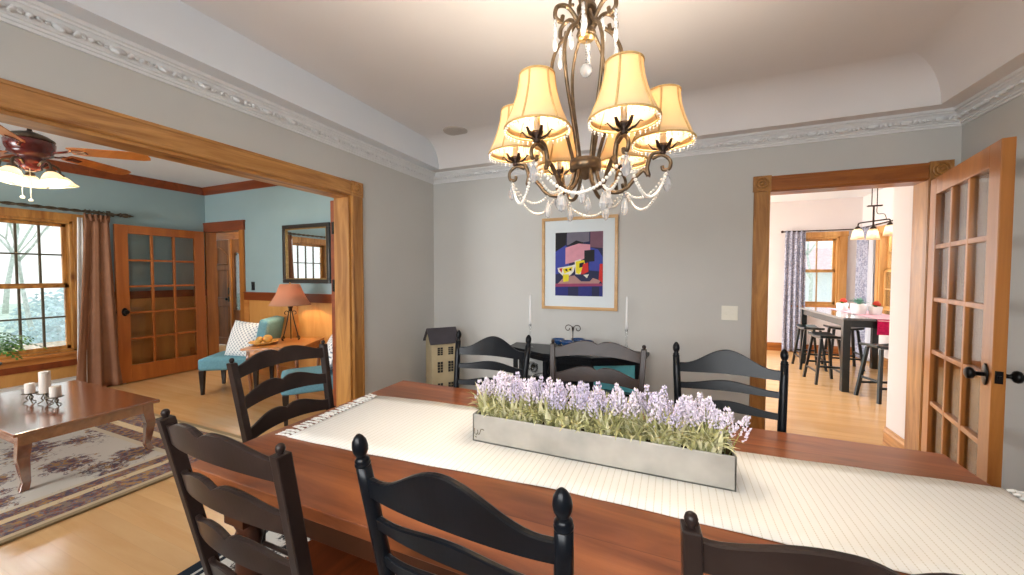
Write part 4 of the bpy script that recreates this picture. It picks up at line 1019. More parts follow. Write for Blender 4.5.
# ------------------------------------------------------------------ living room things
def soft_box(c, sx, sy, sz, T=None, r=.06, puff=.0, n=10, mi=0):
    """rounded, slightly puffed cushion block centred on the origin"""
    rings = []; m = 20
    for i in range(n+1):
        v = -1+2*i/n; z = sz*v; k = (1-abs(v)**6)**.35 if abs(v) < 1 else 0
        k = max(k, .0)
        ring = []
        for j in range(m*2):
            a = 2*PI*j/(m*2); cx, sx_ = math.cos(a), math.sin(a); p = .14
            x = math.copysign(abs(cx)**p, cx); y = math.copysign(abs(sx_)**p, sx_)
            e = 1-r*(1-k)/max(sx, sy)
            ring.append((x*sx*e*(1+puff*(1-v*v)*(1-y*y)), y*sy*e*(1+puff*(1-v*v)*(1-x*x)), z))
        rings.append(ring)
    c.loft(rings, mi, True, True, T)
def pillow(name, label, loc, rot, size, mat, group=None):
    c = MB(); n = 14; vs = []; 
    for s_ in (1, -1):
        for i in range(n+1):
            for j in range(n+1):
                u, v = -1+2*i/n, -1+2*j/n
                e = (1-abs(u)**2.4)*(1-abs(v)**2.4)
                pin = 1-.07*(1-(abs(u)-abs(v))**2)*0-.06*(1-max(abs(u), abs(v)))-.05*((abs(u)**4)*(1-abs(v)**2)+(abs(v)**4)*(1-abs(u)**2))
                vs.append((u*size*pin, v*size*pin, s_*.085*size/.22*e**.5))
    k = (n+1)**2; fs = []
    for i in range(n):
        for j in range(n):
            a = i*(n+1)+j; fs.append((a, a+n+1, a+n+2, a+1)); fs.append((k+a, k+a+1, k+a+n+2, k+a+n+1))
    c.add(vs, fs, 0, True)
    o = c.build(name, mat, loc=loc); o.rotation_euler = rot
    return tag(o, label, 'pillow', group)
def slipper_chair(label, loc, rot):
    """local: seat front toward -y... front edge on y=0, seat runs to +y, back at +y"""
    t = thing('slipper_chair', label, 'chair', loc, rot, 'teal slipper chairs')
    c = MB(); soft_box(c, .275, .33, .075, T=TR((0, .33, .355)), r=.05, puff=.01); c.build('seat', 'teal_cloth', t)
    c = MB(); soft_box(c, .27, .27, .06, T=TR((0, .66, .60), rx=R(90-11)), r=.05, puff=.01); c.build('backrest', 'teal_cloth', t)
    for x, y in ((-.235, .04), (.235, .04), (-.235, .6), (.235, .6)):
        c = MB(); c.loft([[(x+sx*r_, y+sy*r_, z) for sx, sy in ((-1, -1), (1, -1), (1, 1), (-1, 1))] for r_, z in ((.016, .0), (.027, .285))], smooth=False); c.build('leg', 'dark_leg', t, bev=.003)
    return t
# near side edge of the first chair runs from (-5.1,2.55) to (-4.6,2.9)
d1 = Vector((.81, .58)).normalized(); rz1 = math.atan2(d1.y, d1.x)-PI/2
n1 = Vector((-d1.y, d1.x))
p1 = Vector((-5.08, 2.57))+n1*.26
slipper_chair('teal slipper chair with a patterned pillow beside the hall doorway', (p1.x, p1.y, 0), rz1)
d2 = Vector((.6, .8)); rz2 = math.atan2(d2.y, d2.x)-PI/2
p2 = Vector((-3.74, 2.64))*.5+Vector((-3.30, 2.33))*.5
o = slipper_chair('teal slipper chair half hidden behind the jamb of the wide opening', (p2.x, p2.y, 0), rz2)
q = p1+d1*.44-n1*.10
pillow('throw_pillow', 'white and grey patterned pillow leaning on the teal chair by the hall doorway', (q.x, q.y, .615), (R(72), R(4), R(14)), .225, 'pillow_print', 'patterned pillows')
q = p2+d2*.47
pillow('throw_pillow', 'patterned pillow on the half hidden teal chair behind the jamb', (q.x-.02, q.y+.02, .625), (R(70), R(-6), rz2), .215, 'pillow_print', 'patterned pillows')
# side table
st = thing('side_table', 'honey wood side table with slim curved legs between the teal chairs', 'side table', (-4.13, 2.985, 0), math.atan2(.48, .875))
MB().box((-.30, -.35, .598), (.30, .35, .622)).build('table_top', 'side_wood', st, bev=.004)
c = MB()
for a, b_ in (((-.26, -.31), (.26, -.29)), ((-.26, .29), (.26, .31)), ((-.26, -.31), (-.24, .31)), ((.24, -.31), (.26, .31))): c.box((a[0], a[1], .52), (b_[0], b_[1], .598))
c.build('apron', 'side_wood', st)
for sx in (-1, 1):
    for sy in (-1, 1):
        c = MB(); c.tube(smooth_path([(sx*.24, sy*.29, .60), (sx*.25, sy*.30, .45), (sx*.235, sy*.285, .2), (sx*.25, sy*.30, .0)], 5), [.024-.010*i/15 for i in range(16)], 8); c.build('leg', 'cherry', st)
# lamp
lp = thing('table_lamp', 'iron scroll table lamp with a terracotta cone shade on the side table', 'lamp', (-4.235, 3.125, .6225))
c = MB()
for k in range(3):
    T = TR(rz=2*PI*k/3+.4)
    c.tube(smooth_path([(.10, 0, .006), (.075, 0, .10), (.045, 0, .22), (.022, 0, .33), (.014, 0, .36)], 5), .006, 7, T=T)
    c.tube(spiral(.085, .035, .03, .008, -PI*.5, PI*1.3, 14), .005, 6, T=T); c.tube(smooth_path([(.014, 0, .33), (.04, 0, .355), (.065, 0, .345), (.068, 0, .32), (.05, 0, .315)], 4), .005, 6, T=T)
c.lathe([(.018, .35), (.022, .36), (.02, .38), (.028, .40), (.026, .41), (.01, .42), (.008, .46), (0, .46)], 14); c.tube([(0, 0, .03), (0, 0, .36)], .005, 6)
c.build('base', 'lamp_iron', lp)
c = MB(); c.lathe([(.016, .405), (.034, .41), (.034, .42), (.016, .424), (0, .424)], 14); c.build('socket_plate', 'gold', lp)
c = MB(); c.shell([(.225, .425), (.21, .445), (.15, .55), (.105, .675)], 32); s_ = c.build('lamp_shade', 'lamp_cloth', lp, solid=.002)
c = MB(); c.lathe([(.014, .46), (.03, .50), (.02, .535), (0, .54)], 12); c.build('bulb', 'bulb_warm', lp)
c = MB(); c.lathe([(.005, .66), (.012, .675), (.009, .69), (.004, .70), (0, .702)], 10); c.tube([(-.105, 0, .665), (.105, 0, .665)], .002, 5); c.tube([(0, 0, .54), (0, 0, .67)], .002, 5); c.build('shade_finial', 'gold', lp)
l = bpy.data.lights.new('table_lamp_bulb', 'POINT'); l.energy = 9; l.color = (1, .76, .46); l.shadow_soft_size = .03
lo = bpy.data.objects.new('table_lamp_bulb', l); COL.objects.link(lo); lo.location = (-4.235, 3.125, .6225+.58)
# tray with fruit
c = MB(); c.lathe([(.0, .002), (.09, .002), (.13, .018), (.15, .03), (.146, .033), (.125, .022), (.09, .008), (0, .008)], 24)
tag(c.build('fruit_dish', 'fruit', loc=(-4.27, 2.82, .6225)), 'shallow golden dish on the side table below the lamp', 'dish')
for x, y, r_, lab in ((-.07, .0, .036, 'golden ball at the left of the shallow dish'), (.02, .03, .048, 'largest golden ball in the shallow dish, nearest the lamp'), (.0, -.06, .033, 'golden ball at the front of the shallow dish')):
    c = MB(); c.sphere((0, 0, r_), r_, 14, 10, sc=(1.05, 1, .95)); tag(c.build('decorative_ball', 'fruit', loc=(-4.27+x, 2.82+y, .6335)), lab, 'decorative ball', 'golden balls in the dish')
# mirror
mr = thing('wall_mirror', 'rectangular mirror in a dark wood frame on the blue wall', 'mirror', (-4.40, 3.5, 1.685), 0)
c = MB(); mw, mh = .43, .385
for a, b_ in (((-mw, -mh), (mw, -mh+.05)), ((-mw, mh-.05), (mw, mh)), ((-mw, -mh+.05), (-mw+.05, mh-.05)), ((mw-.05, -mh+.05), (mw, mh-.05))): c.box((a[0], -.04, a[1]), (b_[0], -.002, b_[1]))
c.build('mirror_frame', 'mirror_black', mr, bev=.006)
c = MB()
for a, b_ in (((-mw+.05, -mh+.05), (mw-.05, -mh+.065)), ((-mw+.05, mh-.065), (mw-.05, mh-.05)), ((-mw+.05, -mh+.065), (-mw+.065, mh-.065)), ((mw-.065, -mh+.065), (mw-.05, mh-.065))): c.box((a[0], -.03, a[1]), (b_[0], -.012, b_[1]))
c.build('inner_lip', 'gold', mr, bev=.002)
MB().box((-mw+.04, -.014, -mh+.04), (mw-.04, -.008, mh-.04)).build('mirror_glass', 'mirror_glass', mr)
sw = thing('wall_switch', 'black switch on the blue wall above the wainscot beside the hall doorway', 'switch', (-5.50, 3.5, 1.25))
MB().box((-.035, -.006, -.06), (.035, 0, .06)).build('plate', 'switch_black', sw, bev=.002)
MB().box((-.008, -.015, -.014), (.008, -.005, .014)).build('toggle', 'switch_black', sw, bev=.002)
# heater
ht = thing('baseboard_heater', 'low pale grey baseboard heater under the living room window', 'heater', (LX+.031, 0, 0))
c = MB(); pr = [(0, .012), (.06, .012), (.065, .03), (.065, .15), (.05, .185), (0, .195)]
c.loft([[(x, y, z) for x, z in pr] for y in (-1.8, 2.47)], smooth=False); c.build('cover', 'heater_grey', ht)
MB().box((-.0, 2.47, .0), (.07, 2.50, .205)).build('end_cap', 'white_ceramic', ht, bev=.003)
MB().box((.062, -1.8, .03), (.066, 2.46, .045)).build('slot', 'switch_black', ht)
# curtain rod + curtain
rd = thing('curtain_rod', 'pewter rope-twist curtain rod with a pointed finial over the window', 'curtain rod', (LX+.13, 0, 2.165))
c = MB()
for ph in (0, PI): c.tube([(.010*math.cos(i*.9+ph), -.1+i*.028, .010*math.sin(i*.9+ph)) for i in range(93)], .0105, 7)
c.build('pole', 'pewter', rd)
c = MB(); c.lathe([(.018, 0), (.028, .006), (.028, .014), (.016, .02), (.024, .035), (.03, .055), (.024, .08), (.014, .09), (.02, .098), (.012, .11), (.004, .135), (0, .14)], 16, T=TR((0, 2.475, 0), rx=R(-90))); c.build('finial', 'pewter', rd)
c = MB(); c.box((-.135, 2.40, -.03), (-.128, 2.44, .05)); c.tube([(-.13, 2.42, 0), (-.03, 2.42, -.02), (0, 2.42, -.024)], .008, 8); c.build('bracket', 'pewter', rd)
cu = thing('window_curtain', 'brown floor-length curtain gathered beside the living room window', 'curtain', (LX+.13, 2.27, 0))
def curtain_mesh(c, w_top, w_bot, z0, z1, folds, depth, mi=0, n=64, m=26, lean_=0, flare=1.0):
    vs = []
    for i in range(m+1):
        v = i/m; z = z1+(z0-z1)*v; wd = w_top+(w_bot-w_top)*v**flare
        for j in range(n+1):
            u = j/n; d_ = depth*(.55+.45*v)
            vs.append((d_*math.sin(u*folds*2*PI+.6*math.sin(v*3))+.25*d_*math.sin(u*folds*4.6*PI+v*2), (u-.5)*wd+lean_*v, z))
    fs = [(i*(n+1)+j, (i+1)*(n+1)+j, (i+1)*(n+1)+j+1, i*(n+1)+j+1) for i in range(m) for j in range(n)]
    c.add(vs, fs, mi, True)
c = MB(); curtain_mesh(c, .22, .44, .012, 2.10, 2.6, .032, flare=1.2, lean_=-.02); c.build('drape', 'brown_curtain', cu, solid=.004)
c = MB(); curtain_mesh(c, .23, .22, 2.055, 2.14, 5, .032, m=6); c.build('heading', 'brown_curtain', cu, solid=.008)
c = MB()
for k in range(6): c.tube([(.026*math.cos(a), -.10+k*.04, 2.165+.026*math.sin(a)) for a in [2*PI*i/16 for i in range(17)]], .004, 6, caps=False)
c.build('rings', 'pewter', cu)
c = MB(); curtain_mesh(c, .045, .09, .03, 2.09, 1, .014, n=16, lean_=-.03); o = c.build('lining', 'white_cloth', cu, solid=.003); o.location = (-.03, -.135, 0)
# living rug + coffee table
c = MB(); c.box((-1.6, -1.5, 0), (1.6, 1.5, .012)); tag(c.build('area_rug', 'living_rug', loc=(-4.795, .545, .001)), 'worn oriental rug with a brown floral border under the coffee table', 'rug')
cf = thing('coffee_table', 'low cherry-coloured coffee table with curved legs on the oriental rug', 'coffee table', (-4.5, 1.285, .0135))
MB().box((-.72, -.368, .372), (.72, .368, .395)).build('table_top', 'cherry', cf, bev=.005)
c = MB()
for a, b_ in (((-.65, -.335), (.65, -.315)), ((-.65, .315), (.65, .335)), ((-.675, -.31), (-.655, .31)), ((.655, -.31), (.675, .31))): c.box((a[0], a[1], .30), (b_[0], b_[1], .372))
c.build('apron', 'cherry', cf)
for sx in (-1, 1):
    for sy in (-1, 1):
        c = MB(); rings = []
        for z, o_, r_ in ((.372, 0, .032), (.30, .002, .031), (.22, .012, .029), (.12, .004, .023), (.05, -.004, .019), (.0, .012, .021)):
            x, y = sx*(.648+o_), sy*(.31+o_); rings.append([(x-r_, y-r_, z), (x+r_, y-r_, z), (x+r_, y+r_, z), (x-r_, y+r_, z)])
        c.loft(rings, smooth=False); c.build('leg', 'cherry', cf, bev=.004)
ZC = .0135+.3955
hs = thing('candle_holder', 'wrought wire candle holder with three plates on the coffee table', 'candle holder', (-4.46, 1.235, ZC))
spots = ((-.135, -.03, .08, .055, .075, 'squat pillar candle at the back of the wire holder, left of the tall one'), (-.01, .012, .085, .062, .165, 'tall pillar candle in the middle of the wire holder'), (.135, .022, .07, .062, .08, 'short pillar candle at the front of the wire holder'))
c = MB()
for x, y, z, w_, h_, lab in spots:
    T = TR((x, y, 0)); c.lathe([(0, z-.004), (.044, z-.004), (.046, z), (0, z)], 18, T=T)
    for a in (0, 2.1, 4.2):
        c.tube(smooth_path([(0, 0, z-.004), (.02*math.cos(a), .02*math.sin(a), z*.55), (.012*math.cos(a), .012*math.sin(a), z*.3), (.04*math.cos(a), .04*math.sin(a), .004)], 4), .004, 6, T=T)
    c.tube(spiral(.0, z*.45, .026, .006, 0, 5, 12), .0035, 6, T=T)
c.tube([(-.135, -.03, .075), (-.01, .012, .08), (.135, .022, .066)], .004, 6)
c.build('wire_frame', 'pewter', hs)
for x, y, z, w_, h_, lab in spots:
    c = MB(); q_ = w_/2; c.lathe([(q_*.97, 0), (q_, .003), (q_, h_-.004), (q_*.95, h_), (q_*.6, h_-.002), (0, h_-.004)], 24); c.tube([(0, 0, h_-.002), (.001, 0, h_+.008)], .001, 5)
    tag(c.build('pillar_candle', 'candle_wax', loc=(-4.46+x, 1.235+y, ZC+z+.0005), rotz=.3), lab, 'candle', 'pillar candles on the coffee table')
# fern in a pot on a stand at the left edge
ps = thing('plant_stand', 'dark wooden plant stand holding the fern at the left edge', 'plant stand', (-5.75, 1.215, .0145))
c = MB(); c.lathe([(0, .56), (.13, .56), (.135, .57), (.13, .58), (0, .58)], 24); c.build('stand_top', 'dark_leg', ps)
for a in (0, 2.1, 4.2): c = MB(); c.tube([(.11*math.cos(a), .11*math.sin(a), .56), (.09*math.cos(a), .09*math.sin(a), .25), (.14*math.cos(a), .14*math.sin(a), 0.0)], [.016, .014, .012], 8); c.build('leg', 'dark_leg', ps)
fp = thing('potted_fern', 'bushy green fern in a white pot before the living room window', 'plant', (-5.75, 1.215, .5955))
c = MB(); c.lathe([(.07, 0), (.075, .005), (.10, .13), (.108, .15), (.10, .15), (.09, .13), (0, .125)], 24); c.build('pot', 'white_ceramic', fp)
c = MB(); rr = random.Random(5)
for k in range(60):
    az = rr.uniform(0, 2*PI); Lg = rr.uniform(.24, .46); up = rr.uniform(.3, 1.35); p = Vector((0, 0, .13)); prev = None
    n = 12
    for i in range(n):
        el = up-(up+.7)*i/n*1.1; dr = Vector((math.cos(az)*math.cos(el), math.sin(az)*math.cos(el), math.sin(el)))
        p2_ = p+dr*Lg/n; sd = Vector((-math.sin(az), math.cos(az), .0)); mi = rr.choice((0, 0, 1))
        if i > 1:
            ll = .05*math.sin(PI*(i/n)**.8)+.016
            for s_ in (-1, 1):
                t_ = p+sd*s_*ll+dr*ll*.6+Vector((0, 0, -.006)); c.add([tuple(p), tuple((p+t_)/2+dr*.017), tuple(t_), tuple((p+t_)/2-dr*.016)], [(0, 1, 2, 3)], mi, True)
        p = p2_
c.build('foliage', ['fern_green', 'fern_light'], fp)
# ceiling fan
FX, FY = -4.90, 1.34
fn = thing('ceiling_fan', 'red-brown ceiling fan with wooden blades and frosted bell lights', 'ceiling fan', (FX, FY, 0))
c = MB(); c.lathe([(0, 2.719), (.07, 2.7185), (.07, 2.69), (.03, 2.665), (.014, 2.66), (.014, 2.60), (.02, 2.58), (0, 2.578)], 20); c.build('downrod', 'lamp_iron', fn)
c = MB(); c.lathe([(.025, 2.59), (.10, 2.56), (.135, 2.535), (.14, 2.525), (.135, 2.518), (0, 2.518)], 28); c.build('top_cap', 'pewter', fn)
c = MB(); c.lathe([(.132, 2.518), (.142, 2.50), (.135, 2.45), (.122, 2.42), (.126, 2.405), (.085, 2.385), (.078, 2.37), (.09, 2.355), (.075, 2.335), (.06, 2.30), (.065, 2.285), (.03, 2.265), (0, 2.262)], 28); c.build('housing', 'fan_red', fn)
for k in range(5):
    a = R(41)+k*2*PI/5; T = TR((0, 0, 2.455), rz=a) @ Matrix.Rotation(R(-14), 4, 'X')
    c = MB(); c.tube(smooth_path([(.15, 0, -.03), (.20, 0, -.02), (.23, .015, 0), (.27, 0, .0), (.34, 0, -.004)], 4), [.014]*10+[.012]*7, 8, T=T, flat=.5); c.prism([(.27, -.035), (.36, -.02), (.36, .02), (.27, .035)], -.012, -.006, T=T); ir = c.build('blade_iron', 'fan_red', fn)
    c = MB(); c.prism([(.25, -.05), (.31, -.062), (.72, -.07), (.775, -.055), (.79, -.02), (.79, .02), (.775, .055), (.72, .07), (.31, .062), (.25, .05)], -.005, .003, T=T); c.build('blade', 'fan_wood', fn, bev=.002)
for k in range(5):
    a = R(94.7)+k*2*PI/5; T = TR(rz=a)
    c = MB(); c.tube(smooth_path([(.06, 0, 2.31), (.10, 0, 2.345), (.15, 0, 2.335), (.165, 0, 2.30), (.165, 0, 2.27)], 5), .009, 8, T=T); c.lathe([(.02, 2.245), (.028, 2.25), (.028, 2.275), (.012, 2.285), (0, 2.286)], 14, T=T @ TR((.165, 0, 0))); ar = c.build('light_arm', 'pewter', fn)
    Ts = T @ TR((.165, 0, 2.255), ry=R(-16))
    c = MB(); c.shell([(.024, 0), (.040, -.012), (.056, -.036), (.068, -.062), (.089, -.086), (.092, -.088)], 26, T=Ts); c.build('glass_shade', 'frosted', fn, solid=.002)
    c = MB(); c.lathe([(0, -.068), (.015, -.062), (.02, -.046), (.013, -.02), (.01, 0), (0, 0)], 12, T=Ts); c.build('bulb', 'bulb_fan', ar)
    l = bpy.data.lights.new('fan_bulb', 'POINT'); l.energy = 4.0; l.color = (1, .84, .62); l.shadow_soft_size = .03
    lo = bpy.data.objects.new('fan_bulb', l); COL.objects.link(lo); lo.location = (FX+.165*math.cos(a)*1.03, FY+.165*math.sin(a)*1.03, 2.155)
for x, y, z in ((-.04, -.04, 2.06), (.05, -.02, 2.03)):
    c = MB(); c.tube([(x, y, 2.275), (x, y, z)], .0022, 5); c.lathe([(.004, z), (.014, z-.006), (.012, z-.02), (0, z-.024)], 10, T=TR((x, y, 0))); c.build('pull_chain', 'ivory', fn)

# ------------------------------------------------------------------ kitchen things
kt = thing('kitchen_table', 'dark counter-height kitchen table with a glossy pale-reflecting top', 'table', (2.37, 6.55, 0))
MB().box((-.49, -.87, .872), (.49, .87, .90)).build('table_top', 'kitchen_top', kt, bev=.004)
c = MB()
for a, b_ in (((-.45, -.82), (.45, -.80)), ((-.45, .80), (.45, .82)), ((-.46, -.8), (-.44, .8)), ((.44, -.8), (.46, .8))): c.box((a[0], a[1], .79), (b_[0], b_[1], .872))
c.build('apron', 'kitchen_black', kt)
for sx in (-1, 1):
    for sy in (-1, 1): MB().box((sx*.44-.036, sy*.80-.036, 0), (sx*.44+.036, sy*.80+.036, .872)).build('leg', 'kitchen_black', kt, bev=.003)
def stool(label, loc, rot):
    t = thing('bar_stool', label, 'stool', loc, rot, 'stools around the kitchen table')
    c = MB(); rings = []
    for i in range(11):
        u = -1+.2*i; x = u*.21; dz = .022*u*u; w_ = .125
        rings.append([(x, -w_, .585+dz), (x, w_, .585+dz), (x, w_, .615+dz), (x, -w_, .615+dz)])
    c.loft(rings, smooth=False); c.build('seat', 'kitchen_black', t, bev=.006)
    for sx in (-1, 1):
        for sy in (-1, 1):
            c = MB(); c.loft([[(sx*x+a*.016, sy*y+b_*.014, z) for a, b_ in ((-1, -1), (1, -1), (1, 1), (-1, 1))] for x, y, z in ((.20, .155, 0), (.14, .09, .59))], smooth=False); c.build('leg', 'kitchen_black', t)
    c = MB()
    for sy in (-1, 1): c.box((-.182, sy*.135-.009, .15), (.182, sy*.135+.009, .175))
    for sx in (-1, 1): c.box((sx*.175-.009, -.13, .22), (sx*.175+.009, .13, .245))
    c.build('stretcher', 'kitchen_black', t)
    return t
s0 = stool('dark saddle stool on the doorway side of the kitchen table, nearest its corner leg', (1.86, 6.18, 0), R(93))
for lab, x, y, a in (('dark saddle stool at the far left of the kitchen table by the curtain', 1.93, 7.05, 90), ('dark saddle stool at the near table end, cut off by the white wall end', 2.24, 5.55, 18),
                     ('dark saddle stool on the window side of the kitchen table', 2.92-.06, 6.2, 90), ('dark saddle stool pushed under the far end of the kitchen table', 2.40, 7.25, 0)):
    dup(s0, (x, y, 0), R(a), lab)
def kpot(label, loc, r_, h, kind):
    t = thing('potted_plant', label, 'potted plant', loc, 0, 'potted plants on the kitchen table')
    c = MB(); c.lathe([(r_*.8, 0), (r_*.86, .004), (r_, h), (r_*.93, h), (r_*.88, h-.02), (0, h-.02)], 22); c.build('pot', 'white_ceramic', t)
    c = MB(); rr = random.Random(int(r_*1e4))
    if kind == 'red':
        for k in range(9):
            a = rr.uniform(0, 6.28); q = rr.uniform(0, r_*.55); c.sphere((q*math.cos(a), q*math.sin(a), h+.035+rr.uniform(-.01, .02)), .024, 8, 5, 0)
        for k in range(12): leaf(c, (0, 0, h-.02), rr.uniform(0, 6.28), .07, .012, rr.uniform(.5, 1.6), 1)
        c.build('cactus_flower', ['red_flower', 'fern_green'], t)
    else:
        for k in range(40): leaf(c, (0, 0, h-.02), rr.uniform(0, 6.28), rr.uniform(.08, .15), .016, rr.uniform(.3, 2.0), 0)
        c.build('succulent', 'succulent', t)
    return t
kpot('white pot with a red flower nearest the kitchen end window', (2.24, 6.82, .9065), .07, .105, 'red')
kpot('widest white pot with a green succulent in the middle of the kitchen table', (2.24, 6.30, .9065), .085, .13, 'green')
kpot('white pot with a red flower at the near right of the kitchen table', (2.40, 6.28, .9065), .07, .10, 'red')
c = MB(); n = 30; vs = []
for i in range(n+1):
    y = -.90+1.6*i/n; z = .9035 if y > -.872 else .9035-(-.872-y)*.9
    vs += [(-.18, y, z), (.18, y, z)]
c.add(vs, [(2*i, 2*i+1, 2*i+3, 2*i+2) for i in range(n)], 1)
c.box((-.18, -.885, .72), (.18, -.881, .895), 0)
tag(c.build('kitchen_runner', ['runner_pink', 'runner_pale'], loc=(2.37, 6.55, 0), solid=.003), 'pink runner hanging over the near end of the kitchen table', 'table runner')
# pendant
pn = thing('pendant_light', 'dark three-arm pendant light with glass shades over the kitchen table', 'pendant light', (2.21, 5.9, 0))
d_ = Vector((.135, .0, .037)); 
c = MB()
for x in (-.02, .03): c.tube([(x, 0, 2.24), (x, 0, 2.7595)], .005, 8)
c.lathe([(0, 2.748), (.07, 2.75), (.07, 2.7595), (0, 2.7598)], 18)
c.build('hanger', 'lamp_iron', pn)
c = MB(); c.tube([(0, 0, 2.25), (0, 0, 1.99)], .010, 8); c.box((-.06, -.02, 2.235), (.075, .02, 2.25))
c.tube(smooth_path([(-.145, 0, 2.0), (-.14, 0, 2.03), (-.12, 0, 2.045), (0, 0, 2.06), (.12, 0, 2.075), (.15, 0, 2.07), (.155, 0, 2.03)], 5), .008, 8)
c.tube(smooth_path([(.03, 0, 2.235), (.035, 0, 2.15), (.10, 0, 2.14), (.12, 0, 2.075)], 4), .004, 6)
c.build('arm_bar', 'lamp_iron', pn)
for x, z in ((-.145, 1.995), (0, 1.99), (.155, 2.03)):
    c = MB(); c.lathe([(.012, z+.01), (.026, z-.005), (.034, z-.03), (0, z-.031)], 16, T=TR((x, 0, 0))); cp_ = c.build('shade_cap', 'lamp_iron', pn)
    c = MB(); c.shell([(.036, z-.025), (.045, z-.05), (.058, z-.12), (.064, z-.15)], 20, T=TR((x, 0, 0))); c.build('glass_shade', 'frosted', pn, solid=.002)
    c = MB(); c.sphere((x, 0, z-.085), .024, 12, 8); c.build('bulb', 'bulb_kitchen', pn)
# kitchen curtains
rd = thing('curtain_rod', 'thin dark curtain rod over the kitchen end window', 'curtain rod', (0, 0, 2.20))
c = MB(); c.tube([(1.84, KY-.09, 0), (2.9, KY-.09, 0), (2.91, KY-.1, 0), (2.91, 6.3, 0)], .010, 8); c.sphere((1.83, KY-.09, 0), .024, 10, 6); c.build('pole', 'lamp_iron', rd)
c = MB(); c.tube([(1.88, KY-.09, 0), (1.88, KY-.0, 0)], .007, 6); c.tube([(2.91, 6.4, 0), (3.0, 6.4, 0)], .007, 6); c.build('bracket', 'lamp_iron', rd)
k1 = thing('kitchen_curtain', 'grey mottled curtain on the left of the kitchen end window', 'curtain', (2.03, KY-.09, 0), R(-90), 'grey kitchen curtains')
c = MB(); curtain_mesh(c, .30, .34, .02, 2.215, 4, .03, n=56); c.build('drape', 'grey_curtain', k1, solid=.004)
k2 = thing('kitchen_curtain', 'grey mottled curtain in the kitchen corner behind the potted plants', 'curtain', (2.91, 8.12, 0), 0, 'grey kitchen curtains')
c = MB(); curtain_mesh(c, .34, .36, .02, 2.215, 4, .03, n=56); c.build('drape', 'grey_curtain', k2, solid=.004)
c = MB(); curtain_mesh(c, .10, .16, .02, 2.20, 2, .02, n=24); o = c.build('sheer_edge', 'sheer', k2, solid=.002); o.location = (.02, -.24, 0)

# ------------------------------------------------------------------ outside
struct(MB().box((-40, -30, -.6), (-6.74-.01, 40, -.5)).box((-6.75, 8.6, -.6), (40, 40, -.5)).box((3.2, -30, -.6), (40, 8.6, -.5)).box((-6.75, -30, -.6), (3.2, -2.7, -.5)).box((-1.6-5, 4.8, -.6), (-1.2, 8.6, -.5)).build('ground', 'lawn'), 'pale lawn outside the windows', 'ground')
def tree(label, loc, h, seed, leafy):
    t = thing('garden_tree', label, 'tree', loc, 0, 'trees outside the windows'); rr = random.Random(seed)
    c = MB(); tips = []
    def branch(p, dr, Lg, r_, lv):
        pts = [p]; q = p
        for i in range(3): q = q+(dr+Vector((rr.uniform(-.15, .15), rr.uniform(-.15, .15), .05)))*Lg/3; pts.append(q)
        c.tube(pts, [r_, r_*.85, r_*.7, r_*.55], 6)
        if lv == 0: tips.append(q); return
        for k in range(3 if lv < 3 else 4):
            a = rr.uniform(0, 6.28); nd = (dr*.6+Vector((math.cos(a), math.sin(a), .5))*.6).normalized(); branch(pts[-1] if k else pts[-2], nd, Lg*.66, r_*.55, lv-1)
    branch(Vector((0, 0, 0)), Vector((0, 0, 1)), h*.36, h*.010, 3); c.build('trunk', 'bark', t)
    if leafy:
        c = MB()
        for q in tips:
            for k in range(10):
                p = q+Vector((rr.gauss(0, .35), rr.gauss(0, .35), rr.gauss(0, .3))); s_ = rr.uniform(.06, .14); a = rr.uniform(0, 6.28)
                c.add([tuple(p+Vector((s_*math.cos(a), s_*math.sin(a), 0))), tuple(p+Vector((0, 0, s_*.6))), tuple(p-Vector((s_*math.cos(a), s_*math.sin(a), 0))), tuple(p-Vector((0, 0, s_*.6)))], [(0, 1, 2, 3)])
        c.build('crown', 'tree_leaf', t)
tree('tall pale tree standing outside the living room window', (-24, 8.2, -.5), 9, 3, True)
tree('slender bare tree close outside the living room window', (-15.5, 4.2, -.5), 6, 4, False)
tree('broad pale tree further out beyond the living room window', (-30, 7.2, -.5), 11, 5, True)
tree('leafy tree outside the kitchen end window', (4.6, 17, -.5), 7, 6, True)
def bush(label, loc, r_, seed):
    rr = random.Random(seed); c = MB()
    for k in range(1500):
        u, v = rr.uniform(0, 6.28), math.acos(rr.uniform(0, 1)); q = r_*rr.uniform(.8, 1.05)
        p = Vector((q*math.sin(v)*math.cos(u)*1.3, q*math.sin(v)*math.sin(u)*1.3, q*math.cos(v)*.9)); s_ = rr.uniform(.03, .06)*r_; a = rr.uniform(0, 6.28)
        c.add([tuple(p+Vector((s_*math.cos(a), s_*math.sin(a), 0))), tuple(p+Vector((0, 0, s_*.6))), tuple(p-Vector((s_*math.cos(a), s_*math.sin(a), 0))), tuple(p-Vector((0, 0, s_*.6)))], [(0, 1, 2, 3)])
    c.sphere((0, 0, 0), r_*.8, 14, 9, sc=(1.25, 1.25, .9))
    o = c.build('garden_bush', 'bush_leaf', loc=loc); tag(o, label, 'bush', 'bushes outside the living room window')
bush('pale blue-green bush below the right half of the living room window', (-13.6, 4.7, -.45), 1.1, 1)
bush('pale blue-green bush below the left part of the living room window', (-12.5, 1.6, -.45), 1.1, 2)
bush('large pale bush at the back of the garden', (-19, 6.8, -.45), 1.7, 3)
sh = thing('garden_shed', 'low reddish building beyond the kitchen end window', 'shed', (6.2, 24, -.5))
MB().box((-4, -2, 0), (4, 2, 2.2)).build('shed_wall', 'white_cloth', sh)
c = MB(); c.loft([[(x, -2.4, 2.1), (x, 0, 3.3), (x, 2.4, 2.1)] for x in (-4.3, 4.3)], smooth=False); c.build('shed_roof', 'barn_red', sh)

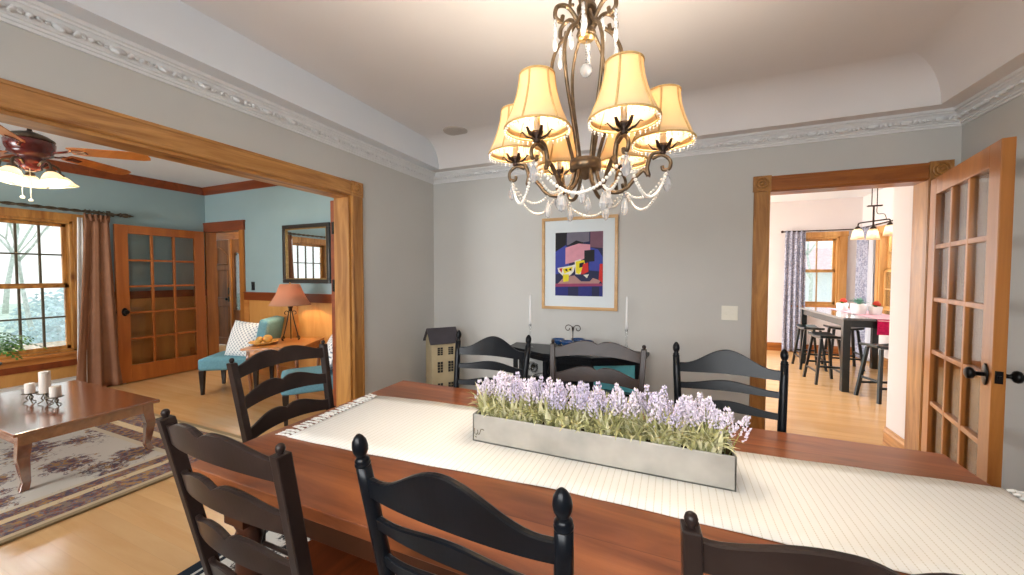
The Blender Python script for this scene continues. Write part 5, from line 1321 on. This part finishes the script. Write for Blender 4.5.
# ------------------------------------------------------------------ light
w = bpy.data.worlds.new('world'); sc.world = w; w.use_nodes = True
nt = w.node_tree; bg = nt.nodes['Background']
tc = nt.nodes.new('ShaderNodeTexCoord'); sx = nt.nodes.new('ShaderNodeSeparateXYZ'); nt.links.new(tc.outputs['Generated'], sx.inputs[0])
rp = nt.nodes.new('ShaderNodeValToRGB'); rp.color_ramp.elements[0].position = 0; rp.color_ramp.elements[0].color = (.86, .93, .9, 1); rp.color_ramp.elements[1].position = .6; rp.color_ramp.elements[1].color = (.80, .9, 1, 1)
nt.links.new(sx.outputs[2], rp.inputs[0]); nt.links.new(rp.outputs[0], bg.inputs[0]); bg.inputs[1].default_value = 1.0
def area(name, loc, rot, sx_, sy_, e, col=(1, .98, .95)):
    l = bpy.data.lights.new(name, 'AREA'); l.shape = 'RECTANGLE'; l.size = sx_; l.size_y = sy_; l.energy = e; l.color = col
    o = bpy.data.objects.new(name, l); COL.objects.link(o); o.location = loc; o.rotation_euler = rot
# daylight lamps at the windows; the two fill lamps light added openings
area('daylight_dining', ((FW[0]+FW[1])/2, YF-.5, 2.05), (R(78), 0, 0), 3.0, 1.3, 125, (.98, .99, 1))
area('street_fill', ((LF[0]+LF[1])/2, LY-.14, (LF[2]+LF[3])/2), (R(90), 0, 0), 1.9, 1.4, 108, (.97, .99, 1))  # added lamp behind the unseen front window
area('daylight_living', (LX-.7, 1.23, 2.75), (0, R(-50), 0), 1.0, 1.9, 125, (.95, .98, 1))
area('kitchen_left_fill', (KX0-.6, (KL[0]+KL[1])/2, 1.9), (0, R(-66), 0), 2.0, 2.3, 230, (1, .99, .97))  # added lamp outside the invented left opening, brightens the kitchen
area('daylight_kitchen_end', ((KW[0]+KW[1])/2, KY+.6, 2.7), (R(-50), 0, 0), .9, .7, 170, (1, .99, .97))
area('daylight_kitchen_side', (KX1+.8, 7.0, 2.6), (0, R(52), 0), .8, 1.3, 150, (1, .99, .97))
l = bpy.data.lights.new('hall_fill', 'POINT'); l.energy = 30; l.color = (1, .9, .78); l.shadow_soft_size = .1  # added fill to brighten the front door, no hall fixture known
lo = bpy.data.objects.new('hall_fill', l); COL.objects.link(lo); lo.location = (-6.9, 4.0, 2.3)
sc.view_settings.view_transform = 'Standard'; sc.view_settings.look = 'None'; sc.view_settings.gamma = 1; sc.view_settings.use_curve_mapping = False
sc.view_settings.exposure = .72
